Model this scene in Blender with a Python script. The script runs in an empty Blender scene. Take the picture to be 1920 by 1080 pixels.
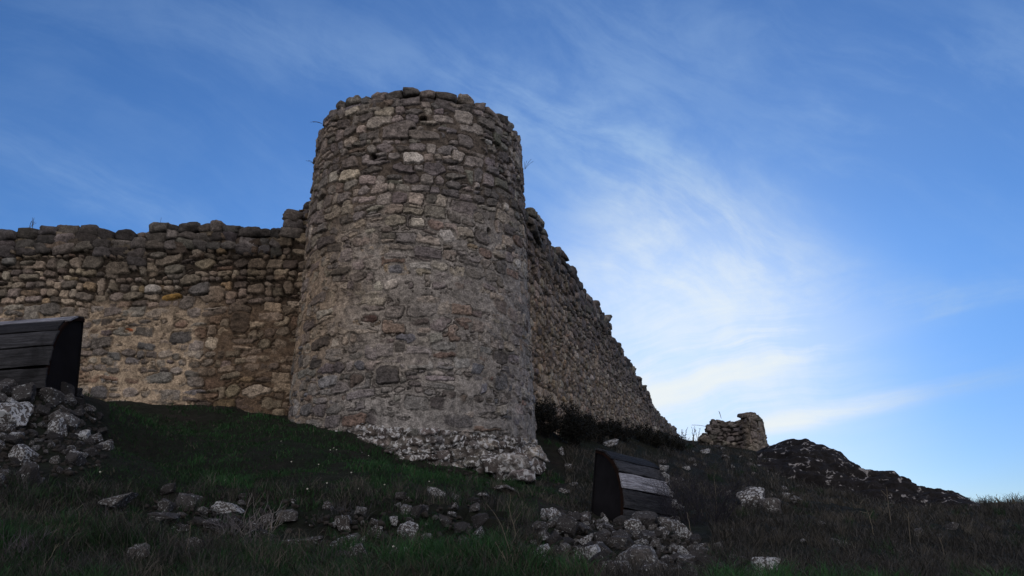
import bpy, bmesh, math, random
import numpy as np
from mathutils import Vector, Matrix
R = math.radians
random.seed(5)
rng = np.random.default_rng(11)

# ------------------------------------------------------------------ camera
PITCH, EYE, FPX = R(17.6), 1.6, 1450.0
scene = bpy.context.scene
cam_d = bpy.data.cameras.new("camera")
cam = bpy.data.objects.new("camera", cam_d)
scene.collection.objects.link(cam)
cam.location = (0, 0, EYE)
cam.rotation_euler = (math.pi / 2 + PITCH, 0, 0)
cam_d.lens = FPX / 1920 * 36
cam_d.clip_start, cam_d.clip_end = 0.1, 5000
scene.camera = cam

# ------------------------------------------------------------------ light
SUN_EL, SUN_AZ = R(6), R(12)            # behind the hill, a little right of straight ahead
sd = bpy.data.lights.new("sun", 'SUN')
sd.energy, sd.angle, sd.color = 0.6, R(2), (1.0, 0.86, 0.72)
sun = bpy.data.objects.new("sun", sd)
scene.collection.objects.link(sun)
sv = Vector((math.sin(SUN_AZ) * math.cos(SUN_EL), math.cos(SUN_AZ) * math.cos(SUN_EL), math.sin(SUN_EL)))
sun.rotation_euler = sv.to_track_quat('Z', 'Y').to_euler()
scene.view_settings.view_transform = 'Standard'
scene.view_settings.look = 'None'
scene.view_settings.exposure = 0.0
scene.view_settings.gamma = 1.0


class NT:
    """small helper round a node tree"""
    def __init__(s, t):
        s.t = t
        s.n, s.l = t.nodes, t.links

    def add(s, typ, **kw):
        nd = s.n.new(typ)
        for k, v in kw.items():
            if k.startswith('i_'):
                nd.inputs[k[2:].replace('_', ' ')].default_value = v
            else:
                setattr(nd, k, v)
        return nd

    def val(s, sock, v):
        if isinstance(v, bpy.types.NodeSocket):
            s.l.new(v, sock)
        else:
            sock.default_value = v

    def math(s, op, a, b=0.0, c=0.0, clamp=False):
        nd = s.n.new('ShaderNodeMath')
        nd.operation, nd.use_clamp = op, clamp
        for i, v in enumerate((a, b, c)):
            s.val(nd.inputs[i], v)
        return nd.outputs[0]

    def vmath(s, op, a, b=(0, 0, 0)):
        nd = s.n.new('ShaderNodeVectorMath')
        nd.operation = op
        s.val(nd.inputs[0], a)
        s.val(nd.inputs[1], b)
        return nd.outputs['Value'] if op in ('DOT_PRODUCT', 'LENGTH', 'DISTANCE') else nd.outputs[0]

    def mix(s, fac, a, b, mode='MIX'):
        nd = s.n.new('ShaderNodeMix')
        nd.data_type, nd.blend_type = 'RGBA', mode
        s.val(nd.inputs[0], fac)
        s.val(nd.inputs[6], a)
        s.val(nd.inputs[7], b)
        return nd.outputs[2]

    def noise(s, vec, scale, detail=4, rough=0.55, dist=0.0, col=False):
        nd = s.n.new('ShaderNodeTexNoise')
        s.val(nd.inputs['Vector'], vec)
        nd.inputs['Scale'].default_value = scale
        nd.inputs['Detail'].default_value = detail
        nd.inputs['Roughness'].default_value = rough
        nd.inputs['Distortion'].default_value = dist
        return nd.outputs['Color' if col else 'Fac']

    def ramp(s, fac, lo, hi, a=0.0, b=1.0, smooth=True):
        nd = s.n.new('ShaderNodeMapRange')
        nd.interpolation_type = 'SMOOTHSTEP' if smooth else 'LINEAR'
        s.val(nd.inputs[0], fac)
        for i, v in zip((1, 2, 3, 4), (lo, hi, a, b)):
            s.val(nd.inputs[i], v)
        return nd.outputs[0]

    def cramp(s, fac, stops):
        nd = s.n.new('ShaderNodeValToRGB')
        s.val(nd.inputs[0], fac)
        e = nd.color_ramp.elements
        while len(e) < len(stops):
            e.new(0.5)
        for el, (p, c) in zip(e, stops):
            el.position, el.color = p, (*c, 1)
        return nd.outputs[0]


C_, S_ = math.cos(PITCH), math.sin(PITCH)


def pix_dir(px, py):
    """world direction seen through a pixel of the photograph (used as a survey instrument)"""
    u, v = (px - 960) / FPX, (540 - py) / FPX
    d = Vector((u, C_ - v * S_, S_ + v * C_))
    return d.normalized()


def un(px, py, Y):
    """point at forward distance Y on the line of sight of a pixel"""
    u, v = (px - 960) / FPX, (540 - py) / FPX
    k = Y / (C_ - v * S_)
    return np.array([u * k, Y, EYE + (S_ + v * C_) * k])


# ------------------------------------------------------------------ sky
def build_world():
    w = bpy.data.worlds.new("World")
    scene.world = w
    w.use_nodes = True
    t = NT(w.node_tree)
    t.n.clear()
    out = t.add('ShaderNodeOutputWorld')
    bg = t.add('ShaderNodeBackground')
    sky = t.add('ShaderNodeTexSky', sky_type='NISHITA')
    sky.sun_disc = False
    sky.sun_elevation, sky.sun_rotation = R(14), SUN_AZ
    sky.air_density, sky.dust_density, sky.ozone_density, sky.altitude = 1.0, 0.3, 4.0, 900
    v = t.add('ShaderNodeTexCoord').outputs['Generated']
    sep = t.add('ShaderNodeSeparateXYZ')
    t.l.new(v, sep.inputs[0])
    z = sep.outputs[2]
    base = t.mix(1.0, sky.outputs[0], SKY_TINT, 'MULTIPLY')
    hz = t.ramp(z, 0.02, 0.34, 0.74, 1.0)
    ch = t.add('ShaderNodeCombineXYZ')
    for q in range(3):
        t.l.new(t.math('POWER', hz, (1.0, 1.15, .8)[q]), ch.inputs[q])
    base = t.vmath('MULTIPLY', base, ch.outputs[0])
    # thin high cloud. Two sets of drawn-out fibres, running down to the right above and rising to the right below
    def basis(px, py, rot):
        c = pix_dir(px, py)
        right = Vector((c.y, -c.x, 0)).normalized()
        up = right.cross(c).normalized()
        a = R(rot)
        return c, right * math.cos(a) + up * math.sin(a), up * math.cos(a) - right * math.sin(a)

    def fibres(rot, sx, sy, seed):
        c, r2, u2 = basis(1300, 450, rot)
        wob = t.noise(v, 3.0, 4, 0.55)
        cb = t.add('ShaderNodeCombineXYZ')
        t.l.new(t.math('MULTIPLY', t.vmath('DOT_PRODUCT', v, tuple(r2)), sx), cb.inputs[0])
        yy = t.math('ADD', t.vmath('DOT_PRODUCT', v, tuple(u2)), t.math('MULTIPLY', wob, 0.10))
        t.l.new(t.math('MULTIPLY', yy, sy), cb.inputs[1])
        t.l.new(t.math('MULTIPLY', t.vmath('DOT_PRODUCT', v, tuple(c)), 2.0), cb.inputs[2])
        cb2 = t.vmath('ADD', cb.outputs[0], (seed, seed * 2, 0))
        f1 = t.noise(cb2, 1.0, 9, 0.62, 0.35)
        return f1
    up_f = fibres(-33, 3.5, 11.0, 3.0)
    lo_f = fibres(10, 1.8, 17.0, 8.0)
    puff = t.noise(v, 9.0, 8, 0.64, 0.5)
    n1 = puff
    low = t.ramp(z, 0.36, 0.20)
    fib = t.math('ADD', t.math('MULTIPLY', up_f, t.math('SUBTRACT', 1.0, low)), t.math('MULTIPLY', lo_f, low))
    fib = t.math('ADD', t.math('MULTIPLY', fib, 0.74), t.math('MULTIPLY', puff, 0.26))
    total = None
    for (px, py, rx, ry, rot, amp) in CLOUDS:
        c, r2, u2 = basis(px, py, rot)
        dx = t.math('DIVIDE', t.vmath('DOT_PRODUCT', v, tuple(r2)), rx / FPX)
        dy = t.math('DIVIDE', t.vmath('DOT_PRODUCT', v, tuple(u2)), ry / FPX)
        dd = t.math('SQRT', t.math('ADD', t.math('MULTIPLY', dx, dx), t.math('MULTIPLY', dy, dy)))
        m = t.ramp(dd, 0.0, 1.25, amp, 0.0)
        m = t.math('MULTIPLY', m, t.ramp(t.vmath('DOT_PRODUCT', v, tuple(c)), 0.0, 0.3))
        total = m if total is None else t.math('ADD', total, m)
    total = t.math('MINIMUM', total, 1.0)
    cl = t.ramp(fib, t.math('ADD', 0.39, t.math('MULTIPLY', low, .02)), 0.66)
    cl = t.math('MULTIPLY', cl, t.ramp(total, 0.0, 0.9, 0.10, 0.80, False))
    cl = t.math('ADD', cl, t.math('MULTIPLY', total, 0.14), clamp=True)
    # clouds are whiter and brighter toward the low sun
    sd_ = pix_dir(1262, 770)
    near = t.ramp(t.vmath('DOT_PRODUCT', v, tuple(sd_)), 0.93, 0.996)
    near = t.math('POWER', near, 2.0)
    ccol = t.mix(near, CLOUD_FAR, CLOUD_NEAR)
    colr = t.mix(cl, base, ccol)
    glow = t.mix(t.math('MULTIPLY', near, t.math('ADD', .28, t.math('MULTIPLY', cl, 0.8))), colr, GLOW)
    # unseen bright cloud added behind the viewer as fill light on the shaded faces
    back = t.ramp(t.math('MULTIPLY', sep.outputs[1], -1.0), 0.0, 0.5)
    back = t.math('MULTIPLY', back, t.ramp(z, -0.02, 0.12))
    back = t.math('MULTIPLY', back, t.ramp(n1, 0.35, 0.6, 0.6, 1.0))
    glow = t.mix(back, glow, BACK_FILL)
    t.l.new(glow, bg.inputs[0])
    bg.inputs[1].default_value = SKY_STRENGTH
    t.l.new(bg.outputs[0], out.inputs[0])


SKY_STRENGTH = 0.1
BACK_FILL = (17.6, 15.8, 15.0, 1)
SKY_TINT = (0.80, 1.07, 1.38, 1)
CLOUD_FAR = (3.8, 5.6, 8.2, 1)
CLOUD_NEAR = (6.6, 8.0, 9.4, 1)
GLOW = (8.4, 9.0, 9.3, 1)
# centre px, centre py, half length, half width, tilt in degrees, strength
CLOUDS = [
    (1120, 290, 300, 190, -35, 0.58), (1330, 420, 300, 170, -35, 0.54), (1500, 560, 320, 120, -15, 0.42),
    (760, 140, 520, 90, -8, 0.22), (1180, 560, 260, 110, -30, 0.50), (1290, 740, 300, 110, 4, 0.95),
    (1420, 650, 420, 50, 12, 0.50), (1720, 590, 360, 38, 10, 0.75), (1600, 765, 300, 22, 9, 0.85),
    (1700, 220, 600, 130, 14, 0.24), (230, 380, 300, 60, -15, 0.30), (1330, 90, 500, 110, -25, 0.20),
]
build_world()


# ------------------------------------------------------------------ numeric helpers
def _hash(ix, iy, iz, seed):
    h = (ix * 374761393 + iy * 668265263 + iz * 2147483647 + seed * 1274126177) & 0xffffffff
    h = ((h ^ (h >> 13)) * 1274126177) & 0xffffffff
    h = ((h ^ (h >> 15)) * 2246822519) & 0xffffffff
    return ((h ^ (h >> 16)) & 0xffffff) / 16777215.0


def vnoise(x, y, z=None, seed=0):
    x, y = np.asarray(x, float), np.asarray(y, float)
    x, y = np.broadcast_arrays(x, y)
    ix, iy = np.floor(x).astype(np.int64), np.floor(y).astype(np.int64)
    fx, fy = x - ix, y - iy
    fx, fy = fx * fx * (3 - 2 * fx), fy * fy * (3 - 2 * fy)
    if z is None:
        def lay(k):
            a, b = _hash(ix, iy, k, seed), _hash(ix + 1, iy, k, seed)
            c, d = _hash(ix, iy + 1, k, seed), _hash(ix + 1, iy + 1, k, seed)
            return (a * (1 - fx) + b * fx) * (1 - fy) + (c * (1 - fx) + d * fx) * fy
        return lay(0) * 2 - 1
    z = np.asarray(z, float)
    iz = np.floor(z).astype(np.int64)
    fz = z - iz
    fz = fz * fz * (3 - 2 * fz)
    r = []
    for k in (0, 1):
        a, b = _hash(ix, iy, iz + k, seed), _hash(ix + 1, iy, iz + k, seed)
        c, d = _hash(ix, iy + 1, iz + k, seed), _hash(ix + 1, iy + 1, iz + k, seed)
        r.append((a * (1 - fx) + b * fx) * (1 - fy) + (c * (1 - fx) + d * fx) * fy)
    return (r[0] * (1 - fz) + r[1] * fz) * 2 - 1


def fbm(x, y, z=None, seed=0, oct=4, gain=0.5):
    s, a, t = 0, 1.0, 0
    for k in range(oct):
        f = 2.03 ** k
        s = s + a * vnoise(x * f + 3.1 * k, y * f - 1.7 * k, None if z is None else z * f + 5.3 * k, seed + k)
        t += a
        a *= gain
    return s / t


def sstep(a, b, x):
    t = np.clip((x - a) / (b - a), 0, 1)
    return t * t * (3 - 2 * t)


def mesh_np(name, verts, faces, mat, col=None, parent=None, smooth=True):
    """verts (n,3); faces: list of index arrays, each (m,3) or (m,4); col (n,3) natural colour of the stuff"""
    me = bpy.data.meshes.new(name)
    verts = np.ascontiguousarray(verts, dtype=np.float32)
    me.vertices.add(len(verts))
    me.vertices.foreach_set('co', verts.ravel())
    faces = [np.asarray(f, dtype=np.int32) for f in faces if len(f)]
    loops = np.concatenate([f.ravel() for f in faces])
    cnt = np.concatenate([np.full(len(f), f.shape[1], dtype=np.int32) for f in faces])
    start = np.concatenate([[0], np.cumsum(cnt)[:-1]]).astype(np.int32)
    me.loops.add(len(loops))
    me.loops.foreach_set('vertex_index', loops)
    me.polygons.add(len(cnt))
    me.polygons.foreach_set('loop_start', start)
    try:
        me.polygons.foreach_set('loop_total', cnt)
    except Exception:
        pass
    me.update(calc_edges=True)
    me.polygons.foreach_set('use_smooth', np.full(len(cnt), smooth, dtype=bool))
    if col is not None:
        at = me.color_attributes.new('Col', 'FLOAT_COLOR', 'POINT')
        c4 = np.ones((len(verts), 4), dtype=np.float32)
        c4[:, :3] = col
        at.data.foreach_set('color', c4.ravel())
    me.materials.append(mat)
    ob = bpy.data.objects.new(name, me)
    scene.collection.objects.link(ob)
    if parent is not None:
        ob.parent = parent
        ob.matrix_parent_inverse = Matrix.Translation(-parent.location) if parent.rotation_euler.z == 0 else Matrix()
    return ob


def tag(o, label=None, cat=None, group=None, kind=None):
    for k, v in (('label', label), ('category', cat), ('group', group), ('kind', kind)):
        if v:
            o[k] = v
    return o


def thing(name, loc, label, cat, group=None):
    o = bpy.data.objects.new(name, None)
    o.empty_display_size = 0.3
    o.location = loc
    scene.collection.objects.link(o)
    return tag(o, label, cat, group)


def grid_faces(nu, nv, keep=None, wrap=False):
    j, i = np.meshgrid(np.arange(nu if wrap else nu - 1), np.arange(nv - 1))
    j2 = (j + 1) % nu
    f = np.stack([i * nu + j, i * nu + j2, (i + 1) * nu + j2, (i + 1) * nu + j], -1)
    if keep is not None:
        f = f[keep]
    return f.reshape(-1, 4)


# ------------------------------------------------------------------ materials
def new_mat(name, rough=0.9):
    m = bpy.data.materials.new(name)
    m.use_nodes = True
    t = NT(m.node_tree)
    b = m.node_tree.nodes['Principled BSDF']
    b.inputs['Roughness'].default_value = rough
    b.inputs['Specular IOR Level'].default_value = 0.2
    return m, t, b


def bump(t, b, h, strength=0.5, dist=0.02):
    nd = t.add('ShaderNodeBump')
    nd.inputs['Strength'].default_value = strength
    nd.inputs['Distance'].default_value = dist
    t.l.new(h, nd.inputs['Height'])
    t.l.new(nd.outputs[0], b.inputs['Normal'])


def masonry_mat(name, lichen=0.0, speck=0.72):
    m, t, b = new_mat(name, 0.92)
    p = t.add('ShaderNodeNewGeometry').outputs['Position']
    c = t.add('ShaderNodeAttribute', attribute_name='Col').outputs['Color']
    n1 = t.noise(p, 9, 6, 0.65)
    n2 = t.noise(p, 38, 5, 0.7)
    n3 = t.noise(p, 1.3, 3, 0.5)
    f = t.math('MULTIPLY', t.ramp(n1, 0.3, 0.7, 0.42, 1.62, False), t.ramp(n2, 0.32, 0.68, 0.5, 1.55, False))
    f = t.math('MULTIPLY', f, t.ramp(n3, 0.3, 0.7, 0.82, 1.18, False))
    cc = t.vmath('MULTIPLY', c, (1, 1, 1))
    sc = t.n.new('ShaderNodeVectorMath')
    sc.operation = 'SCALE'
    t.l.new(cc, sc.inputs[0])
    t.l.new(f, sc.inputs['Scale'])
    col = sc.outputs[0]
    # dark algae blotches and pale lichen crusts
    n4 = t.noise(p, 5.5, 5, 0.7, 0.6)
    col = t.mix(t.ramp(n4, 0.58, 0.68, 0, 0.45), col, (0.035, 0.032, 0.03, 1))
    n5 = t.noise(p, 6.0 if lichen > .1 else 14, 8, 0.78, 0.7)
    if lichen > .1:
        col = t.mix(t.ramp(t.noise(p, 3.1, 4, .6, .6), .42, .56, .0, .75), col, (0.045, 0.038, 0.036, 1))
        n5 = t.noise(p, 9, 6, 0.64, .9)
        col = t.mix(t.ramp(n5, .53, .57, 0, 0.92), col, (0.47, 0.49, 0.51, 1))
    else:
        col = t.mix(t.ramp(n5, speck - lichen, speck - lichen + 0.05, 0, 0.8), col, (0.36, 0.37, 0.37, 1))
    t.l.new(col, b.inputs['Base Color'])
    bump(t, b, t.math('ADD', n2, t.math('MULTIPLY', n1, 1.2)), 1.0, 0.04)
    return m


def rock_mat(name, stops, lichen=0.52, lcol=(0.50, 0.52, 0.52), lamt=0.95, moss=0.0, scale=1.0):
    m, t, b = new_mat(name, 0.93)
    tc = t.add('ShaderNodeTexCoord').outputs['Object']
    oi = t.add('ShaderNodeObjectInfo')
    rnd = oi.outputs['Random']
    p = t.vmath('ADD', tc, t.vmath('MULTIPLY', oi.outputs['Location'], (1, 1, 1)))
    base = t.cramp(rnd, stops)
    n1 = t.noise(p, 8 * scale, 6, 0.65)
    n2 = t.noise(p, 34 * scale, 5, 0.7)
    col = t.mix(1.0, base, t.cramp(n1, [(0.3, (0.45, 0.45, 0.45)), (0.7, (1.5, 1.5, 1.5))]), 'MULTIPLY')
    col = t.mix(1.0, col, t.cramp(n2, [(0.3, (0.6, 0.6, 0.6)), (0.7, (1.3, 1.3, 1.3))]), 'MULTIPLY')
    n3 = t.noise(p, 5.0 * scale, 6, 0.64, 1.0)
    n3 = t.math('ADD', n3, t.math('MULTIPLY', t.math('SUBTRACT', rnd, 0.5), 0.11))
    g = t.add('ShaderNodeNewGeometry')
    col = t.mix(t.ramp(n3, lichen, lichen + 0.045, 0, lamt), col, (*lcol, 1))
    if moss:
        n4 = t.noise(p, 3.0 * scale, 5, 0.6, 0.4)
        col = t.mix(t.ramp(n4, 1 - moss, 1 - moss + 0.1, 0, 0.9), col, (0.014, 0.015, 0.009, 1))
    t.l.new(col, b.inputs['Base Color'])
    bump(t, b, t.math('ADD', n2, t.math('MULTIPLY', n1, 1.5)), 0.9, 0.02 / scale)
    return m


def attr_mat(name, rough=0.8, trans=0.0, gain=(1, 1, 1)):
    m, t, b = new_mat(name, rough)
    c = t.add('ShaderNodeAttribute', attribute_name='Col').outputs['Color']
    c = t.vmath('MULTIPLY', c, gain)
    t.l.new(c, b.inputs['Base Color'])
    return m


def ground_mat():
    m, t, b = new_mat('ground soil', 0.97)
    p = t.add('ShaderNodeNewGeometry').outputs['Position']
    n1 = t.noise(p, 0.8, 5, 0.6)
    n2 = t.noise(p, 7, 6, 0.7)
    n3 = t.noise(p, 40, 4, 0.7)
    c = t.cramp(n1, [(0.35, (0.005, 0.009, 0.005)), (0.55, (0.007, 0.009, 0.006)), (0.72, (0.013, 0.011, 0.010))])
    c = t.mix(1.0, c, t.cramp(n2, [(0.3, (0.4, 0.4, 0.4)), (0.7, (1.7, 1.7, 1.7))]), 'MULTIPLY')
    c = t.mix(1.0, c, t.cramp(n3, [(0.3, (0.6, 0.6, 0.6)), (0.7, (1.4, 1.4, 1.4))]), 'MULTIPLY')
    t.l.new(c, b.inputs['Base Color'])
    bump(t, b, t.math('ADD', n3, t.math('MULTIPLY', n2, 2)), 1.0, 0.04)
    return m


def wood_mat(name, pale):
    m, t, b = new_mat(name, 0.75)
    tc = t.add('ShaderNodeTexCoord').outputs['Object']
    mp = t.add('ShaderNodeMapping')
    t.l.new(tc, mp.inputs[0])
    mp.inputs['Scale'].default_value = (1.5, 17, 17)
    n1 = t.noise(mp.outputs[0], 1.6, 7, 0.68, 1.2)
    n2 = t.noise(mp.outputs[0], 6, 5, 0.7, 0.4)
    n3 = t.noise(tc, 1.7, 4, 0.6, 0.5)
    rnd = t.add('ShaderNodeObjectInfo').outputs['Random']
    dark, light = ((0.05, 0.05, 0.055), (0.34, 0.36, 0.42)) if pale else ((0.008, 0.009, 0.011), (0.062, 0.065, 0.075))
    c = t.cramp(n1, [(0.32, dark), (0.5, tuple((a + 2 * b_) / 4 for a, b_ in zip(dark, light))), (0.68, light)])
    c = t.mix(t.ramp(n3, 0.5, 0.7, 0, 0.7), c, (*dark, 1))
    c = t.mix(1.0, c, t.cramp(n2, [(0.3, (0.55, 0.55, 0.55)), (0.7, (1.35, 1.35, 1.35))]), 'MULTIPLY')
    g = t.ramp(rnd, 0, 1, .95 if pale else .45, 1.25, False)
    cg = t.add('ShaderNodeCombineXYZ')
    for q in range(3):
        t.l.new(g, cg.inputs[q])
    c = t.vmath('MULTIPLY', c, cg.outputs[0])
    b.inputs['Specular IOR Level'].default_value = .12
    t.l.new(c, b.inputs['Base Color'])
    bump(t, b, t.math('ADD', n1, n2), 0.9, 0.02)
    return m


def plain_mat(name, c1, c2, scale=6, rough=0.6, metal=0.0):
    m, t, b = new_mat(name, rough)
    tc = t.add('ShaderNodeTexCoord').outputs['Object']
    n = t.noise(tc, scale, 6, 0.65, 0.3)
    b.inputs['Specular IOR Level'].default_value = 0.05
    t.l.new(t.cramp(n, [(0.35, c1), (0.65, c2)]), b.inputs['Base Color'])
    b.inputs['Metallic'].default_value = metal
    bump(t, b, n, 0.3, 0.01)
    return m


M_WALL = masonry_mat('old masonry')
M_FOOT = masonry_mat('lichened footing stone', 0.18)
M_RUIN = masonry_mat('ruin masonry', 0.04)
M_ROCK = rock_mat('lichened field stone', [(0.0, (0.024, 0.024, 0.026)), (0.5, (0.045, 0.044, 0.046)), (1.0, (0.080, 0.077, 0.077))], 0.59, (.34, .37, .39), .92, 0.2, 1.2)
M_PALE = rock_mat('white lichened stone', [(0.0, (0.045, 0.042, 0.042)), (1.0, (0.08, 0.075, 0.075))], 0.515, (0.38, 0.41, 0.44), .95, 0.0, 1.2)
M_CROP = rock_mat('dark outcrop rock', [(0.0, (0.010, 0.0095, 0.011)), (1.0, (0.011, 0.0105, 0.012))], 0.60, (0.24, 0.24, 0.25), 0.85, 0, 0.5)
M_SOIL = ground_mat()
M_GRASS = attr_mat('grass blades', 0.75)
M_TWIG = attr_mat('twigs', 0.85)
M_WOOD = wood_mat('weathered dark plank', False)
M_WOODP = wood_mat('bleached plank', True)
M_PANEL = plain_mat('dark side panel', (0.004, 0.004, 0.005), (0.008, 0.008, 0.010), 3, 0.6)
M_RUST = plain_mat('rusted rim', (0.006, 0.004, 0.004), (0.014, 0.007, 0.005), 20, 0.8)

# ------------------------------------------------------------------ terrain surface
# tower and wall lines in plan
TX, TY, TOWER_TOP = -2.244, 17.5, 9.28 + EYE


def tower_r(z):
    return 2.734 - 0.0277 * (np.asarray(z, float) - EYE - 2)


def tower_cx(z):
    return TX - 0.011 * (np.asarray(z, float) - EYE - 5)


RW0, RWD = np.array([0.25, 17.6]), np.array([0.289, 1.0])      # right-hand wall line x = x0 + d (Y - Y0)


def rw_Y(px, py):
    u, v = (px - 960) / FPX, (540 - py) / FPX
    k = (S_ + v * C_) / (C_ - v * S_)
    return (RW0[0] - RWD[0] * RW0[1]) / (u * (C_ + k * S_) - RWD[0])


ctrl = []
for px, py, Y in [
    (-60, 742, 17.2), (180, 748, 17.2), (300, 760, 17.2), (420, 768, 17.2), (530, 775, 17.2),
    (600, 795, 15.9), (640, 802, 15.6), (700, 825, 15.1), (760, 852, 14.9), (850, 882, 14.75), (920, 897, 14.95),
    (1000, 897, 15.9), (1060, 880, 17),
    (0, 1080, 5.0), (300, 1080, 5.2), (640, 1080, 5.5), (960, 1080, 5.8), (1300, 1080, 6.2), (1600, 1080, 7), (1920, 1080, 8),
    (200, 1000, 6.8), (0, 985, 6.8), (350, 1015, 7.0), (600, 1025, 7.2), (800, 1040, 7.2), (300, 960, 8.0), (350, 928, 9.0), (600, 930, 9.3),
    (450, 922, 9.2), (850, 925, 10), (700, 948, 9), (950, 965, 9.2), (1000, 930, 11.5), (1050, 1000, 8.5),
    (400, 850, 12.5), (600, 860, 12.5), (800, 892, 13),
    (-40, 726, 10.6), (30, 727, 10.6), (90, 734, 10.8), (140, 738, 11.6), (170, 748, 13), (60, 800, 9.9), (150, 860, 9.6), (50, 890, 8.8), (250, 800, 14.5), (215, 850, 11.5),
    (1120, 968, 11.8), (1180, 968, 11.8), (1106, 962, 12.6), (1250, 975, 13.4), (1180, 1020, 9.3), (1200, 1075, 7.2), (1300, 1040, 8.8), (1060, 975, 11),
    (1400, 965, 14), (1400, 905, 22), (1450, 872, 30), (1600, 965, 16), (1600, 1020, 11), (1800, 965, 20), (1900, 1000, 14), (1750, 1010, 12.5),
    (1290, 900, 20), (1200, 850, 24), (1060, 840, 20), (1300, 850, 30),
    (1860, 950, 25), (1920, 940, 26), (2050, 950, 27), (1460, 885, 30), (1600, 935, 26), (1750, 962, 23), (1830, 958, 25),
    (1310, 838, 40), (1440, 842, 40), (1290, 826, 46), (1380, 834, 42), (1500, 862, 38), (1650, 915, 34), (1780, 955, 31),
]:
    ctrl.append(un(px, py, Y))
for px, py in [(1010, 800), (1060, 798), (1130, 797), (1200, 809), (1245, 817), (1268, 822)]:
    Y = rw_Y(px, py)
    ctrl.append(un(px, py, Y))
RW_END = rw_Y(1270, 818)
ctrl += [np.array(c, float) for c in [
    (0, 0, 0), (0, -10, -1), (15, 0, -0.3), (20, 8, 1.0), (-15, 0, 0.2), (-20, 9, 2.6), (-20, 20, 4.8), (-8, 24, 5), (-10, 40, 6),
    (4, 60, 7.0), (14, 56, 5.0), (22, 50, 2.0), (28, 38, 1.2), (0, 90, 0), (25, 80, -6), (45, 40, -2), (60, 20, -1), (-50, 50, 2), (-50, 0, -2), (50, -10, -2), (0, -40, -3), (-30, -30, -3)]]
ctrl = np.array(ctrl)


def _tps_k(r2):
    return 0.5 * r2 * np.log(r2 + 1e-9)


_n = len(ctrl)
_d2 = ((ctrl[:, None, :2] - ctrl[None, :, :2]) ** 2).sum(-1)
_A = np.zeros((_n + 3, _n + 3))
_A[:_n, :_n] = _tps_k(_d2) + np.eye(_n) * 0.06
_A[:_n, _n:] = np.c_[np.ones(_n), ctrl[:, :2]]
_A[_n:, :_n] = _A[:_n, _n:].T
_w = np.linalg.solve(_A, np.r_[ctrl[:, 2], 0, 0, 0])


def ground_smooth(x, y):
    x, y = np.asarray(x, float), np.asarray(y, float)
    sh = x.shape
    xf, yf = x.ravel(), y.ravel()
    out = np.empty(len(xf))
    for s in range(0, len(xf), 20000):
        a, b = xf[s:s + 20000], yf[s:s + 20000]
        d2 = (a[:, None] - ctrl[None, :, 0]) ** 2 + (b[:, None] - ctrl[None, :, 1]) ** 2
        out[s:s + 20000] = _tps_k(d2) @ _w[:_n] + _w[_n] + _w[_n + 1] * a + _w[_n + 2] * b
    far = sstep(60, 110, np.hypot(xf - 5, (yf - 30)))
    out = np.clip(out, -12, 14) * (1 - far) + (-10) * far
    return out.reshape(sh)


def ground(x, y):
    z = ground_smooth(x, y)
    x, y = np.asarray(x, float), np.asarray(y, float)
    near = 1 - sstep(50, 80, np.hypot(x, y))
    bank = sstep(6.6, 7.4, y) * (1 - sstep(9.0, 10.2, y)) * sstep(-5, -3.5, x) * (1 - sstep(.5, 1.6, x))
    z = z - bank * (.16 * sstep(.05, .5, np.abs(fbm(x / .55, y / .4, seed=90, oct=3)) * 2.2) - .05)
    return z + near * (0.17 * fbm(x / 1.7, y / 1.7, seed=21, oct=3) + 0.08 * fbm(x / 0.45, y / 0.45, seed=25, oct=3))


def build_ground():
    def axis(parts):
        out = []
        for a, b, st in parts:
            out.append(np.arange(a, b, st))
        return np.concatenate(out + [[parts[-1][1]]])
    xs = axis([(-900, -120, 60), (-120, -30, 5), (-30, -11, 0.6), (-11, 12, 0.085), (12, 30, 0.25), (30, 120, 5), (120, 900, 60)])
    ys = axis([(-900, -60, 60), (-60, -5, 4), (-5, 3, 0.5), (3, 17, 0.085), (17, 40, 0.16), (40, 70, 0.5), (70, 150, 5), (150, 900, 60)])
    X, Y = np.meshgrid(xs, ys)
    Z = ground(X, Y)
    v = np.stack([X, Y, Z], -1).reshape(-1, 3)
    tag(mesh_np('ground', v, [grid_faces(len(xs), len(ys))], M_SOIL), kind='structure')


build_ground()

_Ys = 4.0 * 1.004 ** np.arange(640)


def hit(px, py):
    """ground point first met on the line of sight of a pixel"""
    u, v = (px - 960) / FPX, (540 - py) / FPX
    k = _Ys / (C_ - v * S_)
    zz = EYE + (S_ + v * C_) * k
    g = ground(u * k, _Ys)
    b = np.nonzero(g > zz)[0]
    if not len(b):
        return None
    i = b[0]
    return np.array([u * k[i], _Ys[i], g[i]])


# ------------------------------------------------------------------ masonry
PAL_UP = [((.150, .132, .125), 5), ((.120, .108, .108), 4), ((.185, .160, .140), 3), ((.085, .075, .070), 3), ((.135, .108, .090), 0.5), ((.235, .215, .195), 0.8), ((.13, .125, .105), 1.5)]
PAL_MID = [((.175, .150, .125), 5), ((.130, .115, .108), 3), ((.210, .180, .145), 3), ((.095, .080, .072), 2), ((.145, .105, .082), 0.6), ((.25, .23, .20), 0.8), ((.19, .145, .095), 0.5)]
PAL_LOW = [((.150, .140, .132), 5), ((.105, .098, .098), 4), ((.185, .168, .150), 3), ((.075, .066, .062), 1.5), ((.11, .115, .13), 1.2), ((.125, .085, .065), 1.0)]


def pick(pal, r):
    w = np.array([p[1] for p in pal], float)
    c = np.array(pal[r.choice(len(pal), p=w / w.sum())][0])
    c = c * .78 + c.mean() * .22
    return c * r.uniform(0.70, 1.32) * 1.26 * (1 + r.normal(0, 0.018, 3))


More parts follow.
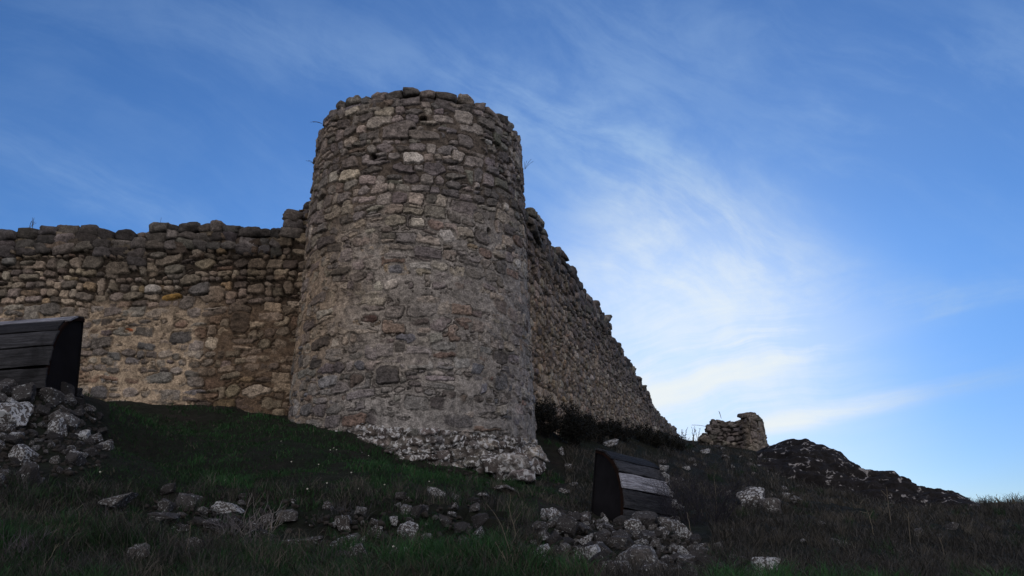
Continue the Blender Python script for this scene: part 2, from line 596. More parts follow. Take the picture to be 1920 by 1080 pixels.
def masonry(us, vs, zone, seed, warp=0.07, specials=(), holes=(), course=(0.12, 0.32), wr=(0.9, 2.2), chips=1.0, hole_depth=0.3, big=1.5, crack=1.0, tone=None):
    """height field of a rubble wall. zone(u,v) -> dict of arrays: mortar level, mortar colour, prominence, palette index"""
    r = np.random.default_rng(seed)
    U, V = np.meshgrid(us, vs)
    Uw = U + warp * fbm(U / 0.9, V / 0.9, seed=seed + 1, oct=2) + 0.034 * fbm(U / 0.15, V / 0.15, seed=seed + 2, oct=4, gain=.6)
    Vw = V + warp * 1.2 * fbm(U / 1.4, V / 1.0, seed=seed + 5, oct=2) + 0.034 * fbm(U / 0.15, V / 0.15, seed=seed + 8, oct=4, gain=.6)
    nz = 0.9 * fbm(U / 0.13, V / 0.07, seed=seed + 11, oct=4, gain=.6) - .8 * np.abs(fbm(U / 0.10, V / 0.06, seed=seed + 19, oct=3)) + 0.35 * fbm(U / 0.03, V / 0.03, seed=seed + 15, oct=2)
    H = np.full(U.shape, -0.14)
    C = np.zeros(U.shape + (3,))
    C[:] = (0.05, 0.045, 0.04)
    ID = np.zeros(U.shape, np.int32)
    nid = [0]

    def stamp(cu, cv, a, b, prot, col, rot=0.0, cut=0.85, edge=0.05):
        m = max(a, b) + warp * 1.6 + 0.05
        i0, i1 = np.searchsorted(vs, (cv - m, cv + m))
        j0, j1 = np.searchsorted(us, (cu - m, cu + m))
        if i1 - i0 < 1 or j1 - j0 < 1:
            return
        x, y = Uw[i0:i1, j0:j1] - cu, Vw[i0:i1, j0:j1] - cv
        c, s = math.cos(rot), math.sin(rot)
        x, y = c * x + s * y, -s * x + c * y
        acc = 0
        kk = 120.0
        for k in range(4):
            an = k * math.pi / 2 + r.normal(0, 0.11)
            d = a if k % 2 == 0 else b
            acc = acc + np.exp(-kk * np.clip(d - (math.cos(an) * x + math.sin(an) * y), -0.3, 0.3))
        for k in range(4):
            sx, sy = (1, 1, -1, -1)[k], (1, -1, 1, -1)[k]
            nx, ny = sx * b, sy * a
            L = math.hypot(nx, ny)
            nx, ny = nx / L, ny / L
            d = (a * abs(nx) + b * abs(ny)) * r.uniform(cut - 0.1, min(1.05, cut + 0.12))
            acc = acc + np.exp(-kk * np.clip(d - (nx * x + ny * y), -0.3, 0.3))
        sdf = -np.log(acc) / kk
        t = np.clip(sdf / edge, 0, 1)
        prof = 1 - (1 - t) ** 3
        tilt = (x * r.normal(0, 0.05) + y * r.normal(0, 0.06))
        hs = -0.07 + (prot + 0.07) * prof + tilt + 0.022 * nz[i0:i1, j0:j1] * (t > 0)
        sub = H[i0:i1, j0:j1]
        w = (sdf > 0) & (hs > sub)
        sub[w] = hs[w]
        nid[0] += 1
        ID[i0:i1, j0:j1][w] = nid[0]
        C[i0:i1, j0:j1][w] = col

    u0, u1, v0, v1 = us[0], us[-1], vs[0], vs[-1]
    v = v0 - 0.1
    gap = 0.009
    pals = (PAL_UP, PAL_MID, PAL_LOW)
    while v < v1 + 0.1:
        ch = r.uniform(*course)
        u = u0 - r.uniform(0, 0.4)
        while u < u1 + 0.1:
            z = zone(np.array(u), np.array(v + ch / 2))
            w = np.clip(ch * r.uniform(*wr), 0.13, 0.72) * float(z.get('size', 1.0))
            pal = pals[int(z['pal'])]
            pr = float(z['prom'])
            if r.random() < 0.22 and ch > 0.2:
                sp = r.uniform(0.35, 0.65)
                parts = [(v, ch * sp), (v + ch * sp, ch * (1 - sp))]
            else:
                parts = [(v, ch)]
            for (vb, hh) in parts:
                g = gap * r.uniform(.0, 1.1) + abs(r.normal(0, 0.003)) * (1 + pr * 3)
                stamp(u + w / 2 + r.normal(0, .014), vb + hh / 2 + r.normal(0, .02), w / 2 - g, hh / 2 - g * 0.8,
                      r.normal(pr, 0.010 + pr * 0.45), pick(pal, r), r.normal(0, 0.06), r.uniform(0.66, 1.02), r.uniform(0.010, 0.035))
            u += w
        v += ch
    # larger blocks breaking the courses
    for k in range(int((u1 - u0) * (v1 - v0) * big)):
        a, b = r.uniform(.07, .34), r.uniform(.05, .19)
        cu_, cv_ = r.uniform(u0, u1), r.uniform(v0, v1)
        z = zone(np.array(cu_), np.array(cv_))
        i0, i1 = np.searchsorted(vs, (cv_ - b - .03, cv_ + b + .03))
        j0, j1 = np.searchsorted(us, (cu_ - a - .03, cu_ + a + .03))
        if i1 - i0 < 3 or j1 - j0 < 3:
            continue
        ic, jc = (i0 + i1) // 2, (j0 + j1) // 2
        cu2, cv2 = Uw[ic, jc], Vw[ic, jc]
        ins = (np.abs((Uw[i0:i1, j0:j1] - cu2) / (a + .02))) ** 5 + (np.abs((Vw[i0:i1, j0:j1] - cv2) / (b + .02))) ** 5 < 1
        pad = 24
        a0, a1, b0, b1 = max(0, i0 - pad), i1 + pad, max(0, j0 - pad), j1 + pad
        wid, wh = ID[a0:a1, b0:b1], H[a0:a1, b0:b1]
        full = np.bincount(wid.ravel(), minlength=nid[0] + 1)
        hit_ = np.bincount(ID[i0:i1, j0:j1][ins].ravel(), minlength=nid[0] + 1)
        gone = (hit_ > .4 * full) & (full > 0)
        gone[0] = False
        rem = gone[wid]
        wh[rem] = -.08
        wid[rem] = 0
        H[i0:i1, j0:j1][ins] = -.08
        stamp(cu2, cv2, a, b, r.normal(float(z['prom']), .012), pick(pals[int(z['pal'])], r), r.normal(0, .07), r.uniform(.75, .98), r.uniform(.015, .05))
    # small pinning stones driven into the wide joints
    n = int((u1 - u0) * (v1 - v0) * 26 * chips)
    cu, cv = r.uniform(u0, u1, n), r.uniform(v0, v1, n)
    ii, jj = np.clip(np.searchsorted(vs, cv), 0, len(vs) - 1), np.clip(np.searchsorted(us, cu), 0, len(us) - 1)
    for k in range(n):
        if H[ii[k], jj[k]] < -0.03:
            a = r.uniform(.03, .10)
            z = zone(np.array(cu[k]), np.array(cv[k]))
            stamp(cu[k], cv[k], a, a * r.uniform(.3, .7), r.uniform(-.045, 0.008), pick(pals[int(z['pal'])], r) * .9, r.normal(0, .3), .85, .03)
    for (cu_, cv_, a, b, pr, col) in specials:
        a_, b_ = a + 0.02, b + 0.02
        i0, i1 = np.searchsorted(vs, (cv_ - b_, cv_ + b_))
        j0, j1 = np.searchsorted(us, (cu_ - a_, cu_ + a_))
        ins = ((U[i0:i1, j0:j1] - cu_) / a_) ** 4 + ((V[i0:i1, j0:j1] - cv_) / b_) ** 4 < 1
        H[i0:i1, j0:j1][ins] = -0.06
        wu, wv = Uw[(i0 + i1) // 2, (j0 + j1) // 2] - U[(i0 + i1) // 2, (j0 + j1) // 2], Vw[(i0 + i1) // 2, (j0 + j1) // 2] - V[(i0 + i1) // 2, (j0 + j1) // 2]
        stamp(cu_ + wu, cv_ + wv, a, b, pr, np.array(col), r.normal(0, .05), .84, .05)
    z = zone(U, V)
    mort = z['mortar'] + 0.020 * fbm(U / 0.22, V / 0.18, seed=seed + 31, oct=4, gain=0.6) + 0.006 * nz
    w = mort > H
    H = np.where(w, mort, H)
    ID = np.where(w, 0, ID)
    edge = np.zeros(U.shape, bool)
    edge[:, 1:] |= ID[:, 1:] != ID[:, :-1]
    edge[1:] |= ID[1:] != ID[:-1]
    gate = sstep(-.10, .12, fbm(U / .35, V / .30, seed=seed + 71, oct=3)) * crack
    ck = edge * gate
    C = np.where(w[..., None], z['mcol'] * (1 + 0.16 * fbm(U / .12, V / .12, seed=seed + 3, oct=3))[..., None], C)
    film = sstep(0.016, 0.0, H - mort)[..., None] * (~w)[..., None]
    C = C * (1 - 0.55 * film) + z['mcol'] * 0.55 * film
    H = H - .040 * ck
    C = C * (1 - .35 * ck)[..., None]
    if tone is not None:
        C = C * tone(U, V)
    for (cu_, cv_, a, b) in holes:
        q = ((Uw - cu_) / a) ** 2 + ((Vw - cv_) / b) ** 2
        H = np.where(q < 1, -hole_depth * np.sqrt(np.clip(1 - q, 0, 1)) ** .5 + np.minimum(H, 0), H)
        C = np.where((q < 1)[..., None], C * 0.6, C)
    return U, V, H, np.clip(C, 0.01, 0.6)


def lerp3(c1, c2, t):
    return np.asarray(c1) * (1 - t[..., None]) + np.asarray(c2) * t[..., None]


# rocks ------------------------------------------------------------
def ico(n):
    bm = bmesh.new()
    bmesh.ops.create_icosphere(bm, subdivisions=n, radius=1)
    v = np.array([x.co[:] for x in bm.verts])
    f = np.array([[q.index for q in x.verts] for x in bm.faces])
    bm.free()
    return v / np.linalg.norm(v, axis=1)[:, None], f


ICO3, ICO4, ICO5 = ico(3), ico(4), ico(5)


def rock(seed, base=ICO3, boxy=0.6, rough=0.07):
    """a unit stone: convex blocky core with worn, uneven faces"""
    r = np.random.default_rng(seed)
    d, f = base
    ns, ds = [], []
    for ax in range(3):
        for s in (-1, 1):
            n = np.zeros(3)
            n[ax] = s
            n += r.normal(0, 0.10 + 0.12 * (1 - boxy), 3)
            ns.append(n / np.linalg.norm(n))
            ds.append(r.uniform(0.62, 0.80))
    for k in range(9):
        n = r.normal(0, 1, 3)
        ns.append(n / np.linalg.norm(n))
        ds.append(r.uniform(0.68, 0.95) + 0.14 * boxy)
    ns, ds = np.array(ns), np.array(ds)
    dot = d @ ns.T
    k = 60.0
    inv = np.maximum(dot, 0.02) / ds
    rad = 1.0 / (np.log(np.exp(k * inv).sum(1)) / k)
    p = d * rad[:, None]
    o = r.uniform(0, 50, 3)
    nn = fbm(p[:, 0] * 1.6 + o[0], p[:, 1] * 1.6 + o[1], p[:, 2] * 1.6 + o[2], seed=seed, oct=4, gain=0.55)
    ridg = 1 - np.abs(fbm(p[:, 0] * 2.6 + o[1], p[:, 1] * 2.6 + o[2], p[:, 2] * 2.6 + o[0], seed=seed + 9, oct=3))
    p = p * (1 + rough * 1.6 * nn + rough * (ridg - 0.8))[:, None]
    return p, f


def rot_m(r, ax=1.0):
    e = (r.normal(0, .12) * ax, r.normal(0, .12) * ax, r.uniform(-.12, .12) * ax)
    return np.array(Matrix.Rotation(e[2], 3, 'Z') @ Matrix.Rotation(e[1], 3, 'Y') @ Matrix.Rotation(e[0], 3, 'X'))


class Pile:
    """collects stones of one wall top into one mesh"""
    def __init__(s):
        s.v, s.f, s.c, s.n = [], [], [], 0

    def add(s, seed, centre, size, ang, col, r, base=ICO3, boxy=.8, rough=.07, wob=1.0):
        p, f = rock(seed, base, boxy, rough)
        p = p / 0.72 * np.asarray(size) / 2
        p = p @ rot_m(r, wob).T
        c, q = math.cos(ang), math.sin(ang)
        p = np.c_[p[:, 0] * c - p[:, 1] * q, p[:, 0] * q + p[:, 1] * c, p[:, 2]] + np.asarray(centre)
        s.v.append(p)
        s.f.append(f + s.n)
        s.c.append(np.tile(col, (len(p), 1)))
        s.n += len(p)

    def build(s, name, mat, parent):
        return mesh_np(name, np.concatenate(s.v), [np.concatenate(s.f)], mat, np.concatenate(s.c), parent)


# ------------------------------------------------------------------ round tower
def tower_uv(px, py):
    """arc length and height of the tower face seen at a pixel"""
    u, v = (px - 960) / FPX, (540 - py) / FPX
    for Y in np.arange(14.4, 17.6, 0.004):
        k = Y / (C_ - v * S_)
        z = EYE + (S_ + v * C_) * k
        r_ = tower_r(z)
        if math.hypot(u * k - tower_cx(z), Y - TY) < r_:
            a = math.atan2(u * k - tower_cx(z), -(Y - TY))        # 0 faces the viewer side
            return a * 2.6, z
    return None


def tower_pos(u, v, h):
    a = u / 2.6
    r_ = tower_r(v) + h
    return np.stack([tower_cx(v) + r_ * np.sin(a), TY - r_ * np.cos(a), v + 0 * a], -1)


def build_tower():
    t = thing('round_tower', (TX, TY, 3.0), 'tall round rubble stone tower with worn top, standing where the two curtain walls meet', 'tower')
    Lh = math.pi * 2.6
    us = np.arange(-Lh, Lh, 0.0145)
    us = np.linspace(-Lh, Lh, len(us))
    z0, z1 = 1.6, TOWER_TOP - 0.16
    vs = np.arange(z0, z1, 0.0145)
    zb = 6.9                      # above: dry stone, below: mortared and plastered over

    def zone(u, v):
        k = v + 0.9 * fbm(u / 2.2, v / 1.6, seed=77, oct=3)
        up = sstep(zb + 0.2, zb + 2.0, k)
        low = sstep(4.6, 3.2, k)
        warm = sstep(-0.5, -2.5, u + 0.6 * fbm(u / 1.5, v / 1.5, seed=41, oct=2))
        mortar = -0.040 * up + (1 - up) * (-0.011 + 0.034 * fbm(u / 0.5, v / 0.4, seed=81, oct=4)) + 0.014 * low
        mcol = lerp3((.25, .205, .160), (.215, .20, .185), np.clip(1 - warm + 0 * u, 0, 1))
        mcol = lerp3(mcol, (.205, .198, .192), low * .8 * sstep(-3.0, 0, u))
        mcol = mcol * (1 - up[..., None]) + np.array((.095, .080, .068)) * up[..., None]
        return dict(mortar=mortar, mcol=mcol, prom=0.011 * up + 0.008 * (1 - up), pal=np.where(up > .5, 0, np.where(k < 5.2, 2, 1)), size=0.95)
    sp = []
    for px, py, w, h, col, pr in [(774, 296, 40, 26, (.40, .38, .36), .03), (653, 327, 36, 22, (.42, .385, .32), .035), (783, 416, 32, 18, (.40, .37, .32), .01),
                                  (840, 444, 30, 28, (.38, .36, .34), .008), (917, 266, 12, 9, (.38, .38, .38), .02), (895, 347, 12, 12, (.34, .31, .29), .03),
                                  (745, 245, 70, 30, (.15, .135, .13), .03), (797, 252, 60, 18, (.15, .135, .125), .03), (732, 535, 0, 0, 0, 0),
                                  (726, 702, 48, 44, (.075, .070, .070), .022), (668, 640, 0, 0, 0, 0), (601, 643, 36, 22, (.085, .075, .068), .02),
                                  (612, 717, 38, 22, (.185, .185, .19), .015), (750, 650, 22, 22, (.095, .088, .082), .025), (660, 707, 0, 0, 0, 0), (940, 715, 26, 36, (.12, .12, .125), .015),
                                  (668, 712, 28, 26, (.08, .066, .058), .02), (690, 597, 36, 18, (.075, .05, .045), .018), (742, 503, 28, 16, (.12, .12, .13), .015)]:
        if w == 0:
            continue
        q = tower_uv(px, py)
        if q:
            e = tower_uv(px + 6, py)
            f = tower_uv(px, py + 6)
            su, sv_ = abs(e[0] - q[0]) / 6, abs(f[1] - q[1]) / 6
            sp.append((q[0], q[1], w * su / 2, h * sv_ / 2, pr, col))
    holes = []
    for px, py, a, b in [(795, 221, .09, .08), (697, 293, .10, .09), (958, 302, .10, .08), (971, 318, .06, .07), (920, 432, .07, .1)]:
        q = tower_uv(px, py)
        if q:
            holes.append((q[0], q[1], a, b))
    U, V, H, C = masonry(us, vs, zone, 301, specials=sp, holes=holes, warp=.11,
                         tone=lambda u, v: lerp3((1.07, 1.0, .90), (.99, 1.0, 1.01), np.maximum(sstep(-2.4, 1.0, u + .5 * fbm(u / 1.2, v / 1.2, seed=6, oct=2)), sstep(5.6, 4.0, v))))
    H[:, 0] = H[:, -1]
    P = tower_pos(U, V, H).reshape(-1, 3)
    mesh_np('wall', P, [grid_faces(len(us), len(vs))], M_WALL, C.reshape(-1, 3), t)
    # worn top: a ring of rough blocks, two rings deep, over rubble fill
    r = np.random.default_rng(8)
    pl = Pile()
    for ring, (rin, zt) in enumerate(((0.14, 0.0), (0.52, 0.03), (0.9, 0.0))):
        a = -math.pi
        while a < math.pi:
            w = r.uniform(.24, .50)
            da = w / (2.55 - rin)
            am = a + da / 2
            z = TOWER_TOP + zt + 0.11 + 0.05 * math.sin(am * 3 + 1) + r.normal(0, .035)
            # a lower stretch on the left flank and a nick on the right
            z -= 0.22 * math.exp(-((am + 1.25) / .18) ** 2) + 0.06 * (r.random() < .2)
            hgt = r.uniform(.17, .27)
            rr = float(tower_r(z)) - rin - .055 + r.normal(0, .015)
            c = (float(tower_cx(z)) + rr * math.sin(am), TY - rr * math.cos(am), z - hgt / 2)
            pl.add(int(r.integers(1e6)), c, (w * 1.04, r.uniform(.34, .46), hgt), am, pick(PAL_UP, r) * .82, r, boxy=.85, rough=.10)
            pl.add(int(r.integers(1e6)), (c[0], c[1], TOWER_TOP - .20 + r.normal(0, .01)), (w * 1.05, .36, .24), am, pick(PAL_UP, r) * .85, r, boxy=.9, rough=.08)
            a += da
    pl.build('coping', M_WALL, t)
    n = 48
    an = np.linspace(0, 2 * math.pi, n, endpoint=False)
    rr = np.array([0, .7, 1.3, 1.9, 2.45])
    P = np.array([(TX + q * math.cos(x), TY + q * math.sin(x), TOWER_TOP - .22 + .08 * float(vnoise(q * 3 * math.cos(x), q * 3 * math.sin(x)))) for q in rr for x in an])
    mesh_np('rubble_fill', P, [grid_faces(n, len(rr), wrap=True)], M_WALL, np.tile((.09, .08, .07), (len(P), 1)), t)
    # footing: irregular projecting courses crusted with lichen
    us = np.arange(-2.9, 5.2, 0.017)
    vs = np.arange(1.5, 4.55, 0.017)

    def fzone(u, v):
        return dict(mortar=-0.012 + 0.03 * fbm(u / .5, v / .4, seed=9, oct=3), mcol=lerp3((.10, .088, .078), (.15, .14, .13), np.clip(.5 + fbm(u, v, seed=5), 0, 1)), prom=0.04 + 0 * u, pal=2 + 0 * u, size=.8)
    U, V, H, C = masonry(us, vs, fzone, 77, warp=.14, course=(.10, .26), wr=(1.1, 2.6))
    edge = FOOT_TOP(U) + 0.10 * fbm(U / .5, V * 0, seed=3, oct=3)
    dep = np.clip((edge - V), -1, 3)
    flare = np.where(dep > 0, 0.02 + 0.14 * sstep(0, .6, dep) + 0.07 * sstep(.4, 1.3, dep) + .06 * fbm(U / .6, V / .35, seed=66, oct=3), -0.25)
    H = H * 1.7 + flare
    side = sstep(-2.9, -2.3, U)
    H = H * side - 0.2 * (1 - side)
    P = tower_pos(U, V, H).reshape(-1, 3)
    mesh_np('footing', P, [grid_faces(len(us), len(vs))], M_FOOT, C.reshape(-1, 3), t)
    # broken projecting boulders at the lowest corner
    pl = Pile()
    for px, py, s in [(925, 870, .5), (960, 872, .55), (990, 868, .42), (1003, 852, .34), (940, 888, .36), (975, 892, .40), (1000, 880, .30), (905, 884, .3), (890, 866, .36)]:
        u_, v_ = (px - 960) / FPX, (540 - py) / FPX
        Y = 15.5 if px > 980 else 14.95
        c = un(px, py, Y)
        dd = np.array([c[0] - TX, c[1] - TY])
        L = np.linalg.norm(dd)
        rad = float(tower_r(c[2])) + .10
        if L < rad:
            dd *= rad / L
        pl.add(px, (TX + dd[0], TY + dd[1], c[2]), (s * 1.2, s, s * .6), math.atan2(dd[1], dd[0]) + math.pi / 2, pick(PAL_LOW, r), r, ICO4, .5, .14)
    pl.build('foundation_boulders', M_FOOT, t)
    return t


_ft = [tower_uv(px, py) for px, py in [(556, 800), (610, 808), (645, 806), (670, 798), (720, 800), (790, 802), (860, 806), (930, 812), (985, 822), (1000, 828)]]
_ft = np.array([q for q in _ft if q])


def FOOT_TOP(u):
    return np.interp(u, _ft[:, 0], _ft[:, 1])


build_tower()


# ------------------------------------------------------------------ straight walls
def wall_uv_pos(o, d, n, thick_lean=0.0):
    def pos(u, v, h):
        return np.stack([o[0] + d[0] * u + n[0] * h, o[1] + d[1] * u + n[1] * h, v + 0 * u], -1)
    return pos


def build_wall(root, o, d, n, us, vs, top, zone, seed, mat=M_WALL, thick=1.1, crust_shade=.3, **kw):
    """o origin, d unit direction, n unit outward normal; top(u) -> height of the body under its loose top course"""
    U, V, H, C = masonry(us, vs, zone, seed, **kw)
    pos = wall_uv_pos(o, d, n)
    T = top(U)
    C = C * (1 - crust_shade * sstep(1.5, .2, T - V + .5 * fbm(U / .7, V / .5, seed=seed, oct=3)))[..., None]  # top band darkened: weaker light up there painted in, along with weathering crust
    keep = (V[:-1, :-1] < T[:-1, :-1])
    P = pos(U, np.minimum(V, T + 0.03), H).reshape(-1, 3)
    f = grid_faces(len(us), len(vs), keep)
    used = np.zeros(len(P), bool)
    used[f.ravel()] = True
    idx = np.cumsum(used) - 1
    mesh_np('wall', P[used], [idx[f]], mat, C.reshape(-1, 3)[used], root)
    # core behind the face: top, back and ends
    ub = np.linspace(us[0], us[-1], max(8, int((us[-1] - us[0]) / .3)))
    tb = top(ub) - 0.02
    rows = [pos(ub, tb - 0.0, -0.07 + 0 * ub), pos(ub, tb + .05 * vnoise(ub * 3, 0 * ub), -thick / 2 + 0 * ub), pos(ub, tb, -thick + 0 * ub), pos(ub, vs[0] + 0 * ub, -thick + 0 * ub)]
    P = np.concatenate(rows)
    m = len(ub)
    fs = [grid_faces(m, 4)]
    e0, e1 = [0, m, 2 * m, 3 * m], [m - 1, 2 * m - 1, 3 * m - 1, 4 * m - 1]
    extra = np.array([pos(us[0], vs[0], -0.07), pos(us[-1], vs[0], -0.07)]).reshape(-1, 3)
    P = np.concatenate([P, extra])
    k = 4 * m
    fs.append(np.array([[e0[0], e0[1], e0[2], e0[3]], [e1[3], e1[2], e1[1], e1[0]]]))
    fs.append(np.array([[e0[0], e0[3], k], [e1[0], k + 1, e1[3]]]))
    mesh_np('wall_core', P, fs, mat, np.tile((.09, .08, .07), (len(P), 1)), root, smooth=False)


def cope(root, o, d, n, u0, u1, line, seed, pal=PAL_UP, mat=M_WALL, wr=(.24, .52), hr=(.20, .34), rows=3, jag=.03, scale=lambda u: 1.0, dim=.8):
    r = np.random.default_rng(seed)
    pl = Pile()
    ang = math.atan2(d[1], d[0])
    for row in range(rows):
        u = u0
        while u < u1:
            s = scale(u)
            w = r.uniform(*wr) * s
            um = u + w / 2
            hgt = r.uniform(*hr) * s
            z = float(line(um)) + r.normal(0, jag * s) - (0.0 if row == 0 else r.uniform(0, .1) * s)
            off = -(0.14 + .36 * row) + r.normal(0, .02)
            c = (o[0] + d[0] * um + n[0] * off, o[1] + d[1] * um + n[1] * off, z - hgt / 2)
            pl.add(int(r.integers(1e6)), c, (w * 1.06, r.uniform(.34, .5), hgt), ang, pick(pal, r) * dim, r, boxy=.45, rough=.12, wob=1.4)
            # the course below it, so that steps in the top show blocks and not a cut edge
            if row == 0:
                for q in (1, 2):
                    pl.add(int(r.integers(1e6)), (c[0], c[1], z - hgt - (q - .5) * .21 * s), (w * 1.07, .38, .25 * s), ang, pick(pal, r) * dim, r, boxy=.8, rough=.08)
            u += w
    return pl.build('coping', mat, root)


# left curtain wall, square to the view
LWY = 17.3
lw_top_px = [(-160, 428), (0, 430), (60, 428), (112, 417), (150, 424), (185, 425), (215, 430), (240, 436), (250, 446), (262, 446), (270, 422), (300, 418), (345, 420), (370, 424),
             (385, 415), (410, 418), (440, 424), (475, 427), (500, 430), (524, 424), (529, 408), (543, 404), (546, 391), (560, 388), (563, 376), (590, 374), (640, 374)]


def col_at_Y(px, py, Y):
    p = un(px, py, Y)
    return p[0], p[2]


_lw = np.array([col_at_Y(px, py, LWY) for px, py in lw_top_px])


def lw_line(x):
    return np.interp(x, _lw[:, 0], _lw[:, 1])


def lw_zone(u, v):
    k = v + .35 * fbm(u / 1.6, v / 1.2, seed=15, oct=3)
    up = sstep(6.35, 6.85, k)
    right = sstep(-7.35, -6.9, u + .25 * fbm(u, v * 2, seed=4, oct=2))
    pale = (1 - up) * (1 - right)
    mud = (1 - up) * right
    blot = sstep(-.15, .25, fbm(u / .8, v / .6, seed=19, oct=3))
    mortar = -0.06 * up + pale * (-0.040 + .036 * blot) + mud * (-.020)
    mcol = lerp3((.060, .050, .042), (.30, .255, .205), pale)
    mcol = lerp3(mcol, (.125, .100, .080), mud)
    return dict(mortar=mortar, mcol=mcol, prom=.022 * up + .010 * (1 - up), pal=np.where(up > .5, 1, np.where(right > .5, 1, 2)), size=1.0 + 0 * u)


def build_left_wall():
    t = thing('curtain_wall', (-8, LWY, 4), 'long level curtain wall of brown rubble stone left of the round tower', 'wall')
    us, vs = np.arange(-14.5, -4.1, .019), np.arange(3.2, 9.8, .019)
    sp = []
    for px, py, w, h, col, pr in [(320, 556, 40, 14, (.26, .17, .06), .03), (243, 618, 20, 9, (.24, .075, .03), .03), (357, 618, 10, 8, (.42, .40, .37), .04),
                                  (372, 542, 38, 24, (.11, .11, .115), .03), (285, 542, 36, 20, (.30, .30, .30), .03), (294, 478, 28, 14, (.26, .25, .235), .04),
                                  (325, 504, 34, 20, (.20, .195, .175), .045), (500, 505, 0, 0, 0, 0), (54, 520, 40, 14, (.20, .19, .165), .045), (16, 490, 24, 18, (.20, .21, .22), .045),
                                  (51, 492, 28, 12, (.22, .21, .19), .045), (340, 632, 46, 26, (.10, .10, .105), .02), (292, 710, 60, 22, (.15, .155, .155), .02), (448, 605, 36, 44, (.085, .072, .062), .015)]:
        if w:
            x, z = col_at_Y(px, py, LWY)
            sp.append((x, z, w * .0125 / 2, h * .0118 / 2, pr, col))
    build_wall(t, (0, LWY), (1, 0), (0, -1), us, vs, lambda u: lw_line(u) - .26, lw_zone, 515, crust_shade=.55, warp=.09, specials=sp,
               tone=lambda u, v: lerp3((1.05, .99, .90), (.80, .71, .60), sstep(-7.4, -6.8, u + .25 * fbm(u, v * 2, seed=4, oct=2))))
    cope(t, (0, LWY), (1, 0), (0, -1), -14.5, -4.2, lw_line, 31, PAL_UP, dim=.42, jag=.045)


build_left_wall()

# right curtain wall running away up the hill
_L = np.linalg.norm([RWD[0], 1])
RD = RWD / _L
RN = np.array([RD[1], -RD[0]])
rw_top_px = [(985, 398), (1002, 408), (1018, 422), (1020, 448), (1026, 456), (1040, 468), (1056, 484), (1062, 500), (1076, 518), (1088, 532), (1100, 552), (1118, 574), (1136, 590), (1144, 600), (1147, 632),
             (1160, 645), (1172, 668), (1188, 690), (1196, 706), (1212, 730), (1222, 758), (1236, 776), (1252, 793), (1266, 806), (1272, 816)]


def rw_uz(px, py):
    Y = rw_Y(px, py)
    p = un(px, py, Y)
    return (Y - RW0[1]) * _L, p[2]


_rt = np.array([rw_uz(*q) for q in rw_top_px])
_rt[:, 0] = np.maximum.accumulate(_rt[:, 0] + np.arange(len(_rt)) * 1e-4)
_rt = np.concatenate([[[-1.0, _rt[0, 1]]], _rt])


def rw_line(u):
    return np.interp(u, _rt[:, 0], _rt[:, 1])


def rw_zone(u, v):
    k = v + .5 * fbm(u / 2.0, v / 1.2, seed=55, oct=3)
    up = sstep(7.2, 8.2, k)
    mortar = -0.05 * up + (1 - up) * (-0.024 + .02 * fbm(u / .7, v / .6, seed=58, oct=3))
    mcol = lerp3((.15, .125, .10), (.065, .055, .047), up)
    return dict(mortar=mortar, mcol=mcol, prom=.024 + 0 * u, pal=np.where(up > .5, 0, 1), size=1.0 + 0 * u)


def build_right_wall():
    t = thing('curtain_wall', (RW0[0], RW0[1], 4), 'curtain wall of rubble stone climbing away from the tower with a stepped broken top', 'wall')
    L = (RW_END - RW0[1]) * _L + 1.2
    us = [-0.6]
    while us[-1] < L:
        us.append(us[-1] + 0.02 + max(0, us[-1]) * 0.0028)
    us, vs = np.array(us), np.arange(3.4, 10.6, .024)
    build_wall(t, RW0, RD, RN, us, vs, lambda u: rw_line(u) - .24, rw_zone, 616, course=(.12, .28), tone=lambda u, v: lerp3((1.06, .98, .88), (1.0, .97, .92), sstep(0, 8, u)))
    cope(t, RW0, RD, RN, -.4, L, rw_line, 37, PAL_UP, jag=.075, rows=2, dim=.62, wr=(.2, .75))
    # bulging clump of a lost parapet beside the tower
    r = np.random.default_rng(4)
    pl = Pile()
    for px, py, s in [(990, 402, .42), (999, 408, .36), (1008, 418, .34), (1002, 427, .44), (1010, 436, .36), (993, 432, .42), (1013, 446, .26), (1000, 442, .36), (990, 416, .44), (1006, 452, .26)]:
        Y = rw_Y(px, py)
        c = un(px, py, Y) + np.array([RN[0] * .02, RN[1] * .02, 0])
        pl.add(px * 7 + py, c, (s * 1.2, s * .8, s * .42), math.atan2(RD[1], RD[0]), pick(PAL_UP, r) * .7, r, boxy=.6, rough=.12)
    pl.build('parapet_remnant', M_WALL, t)


build_right_wall()

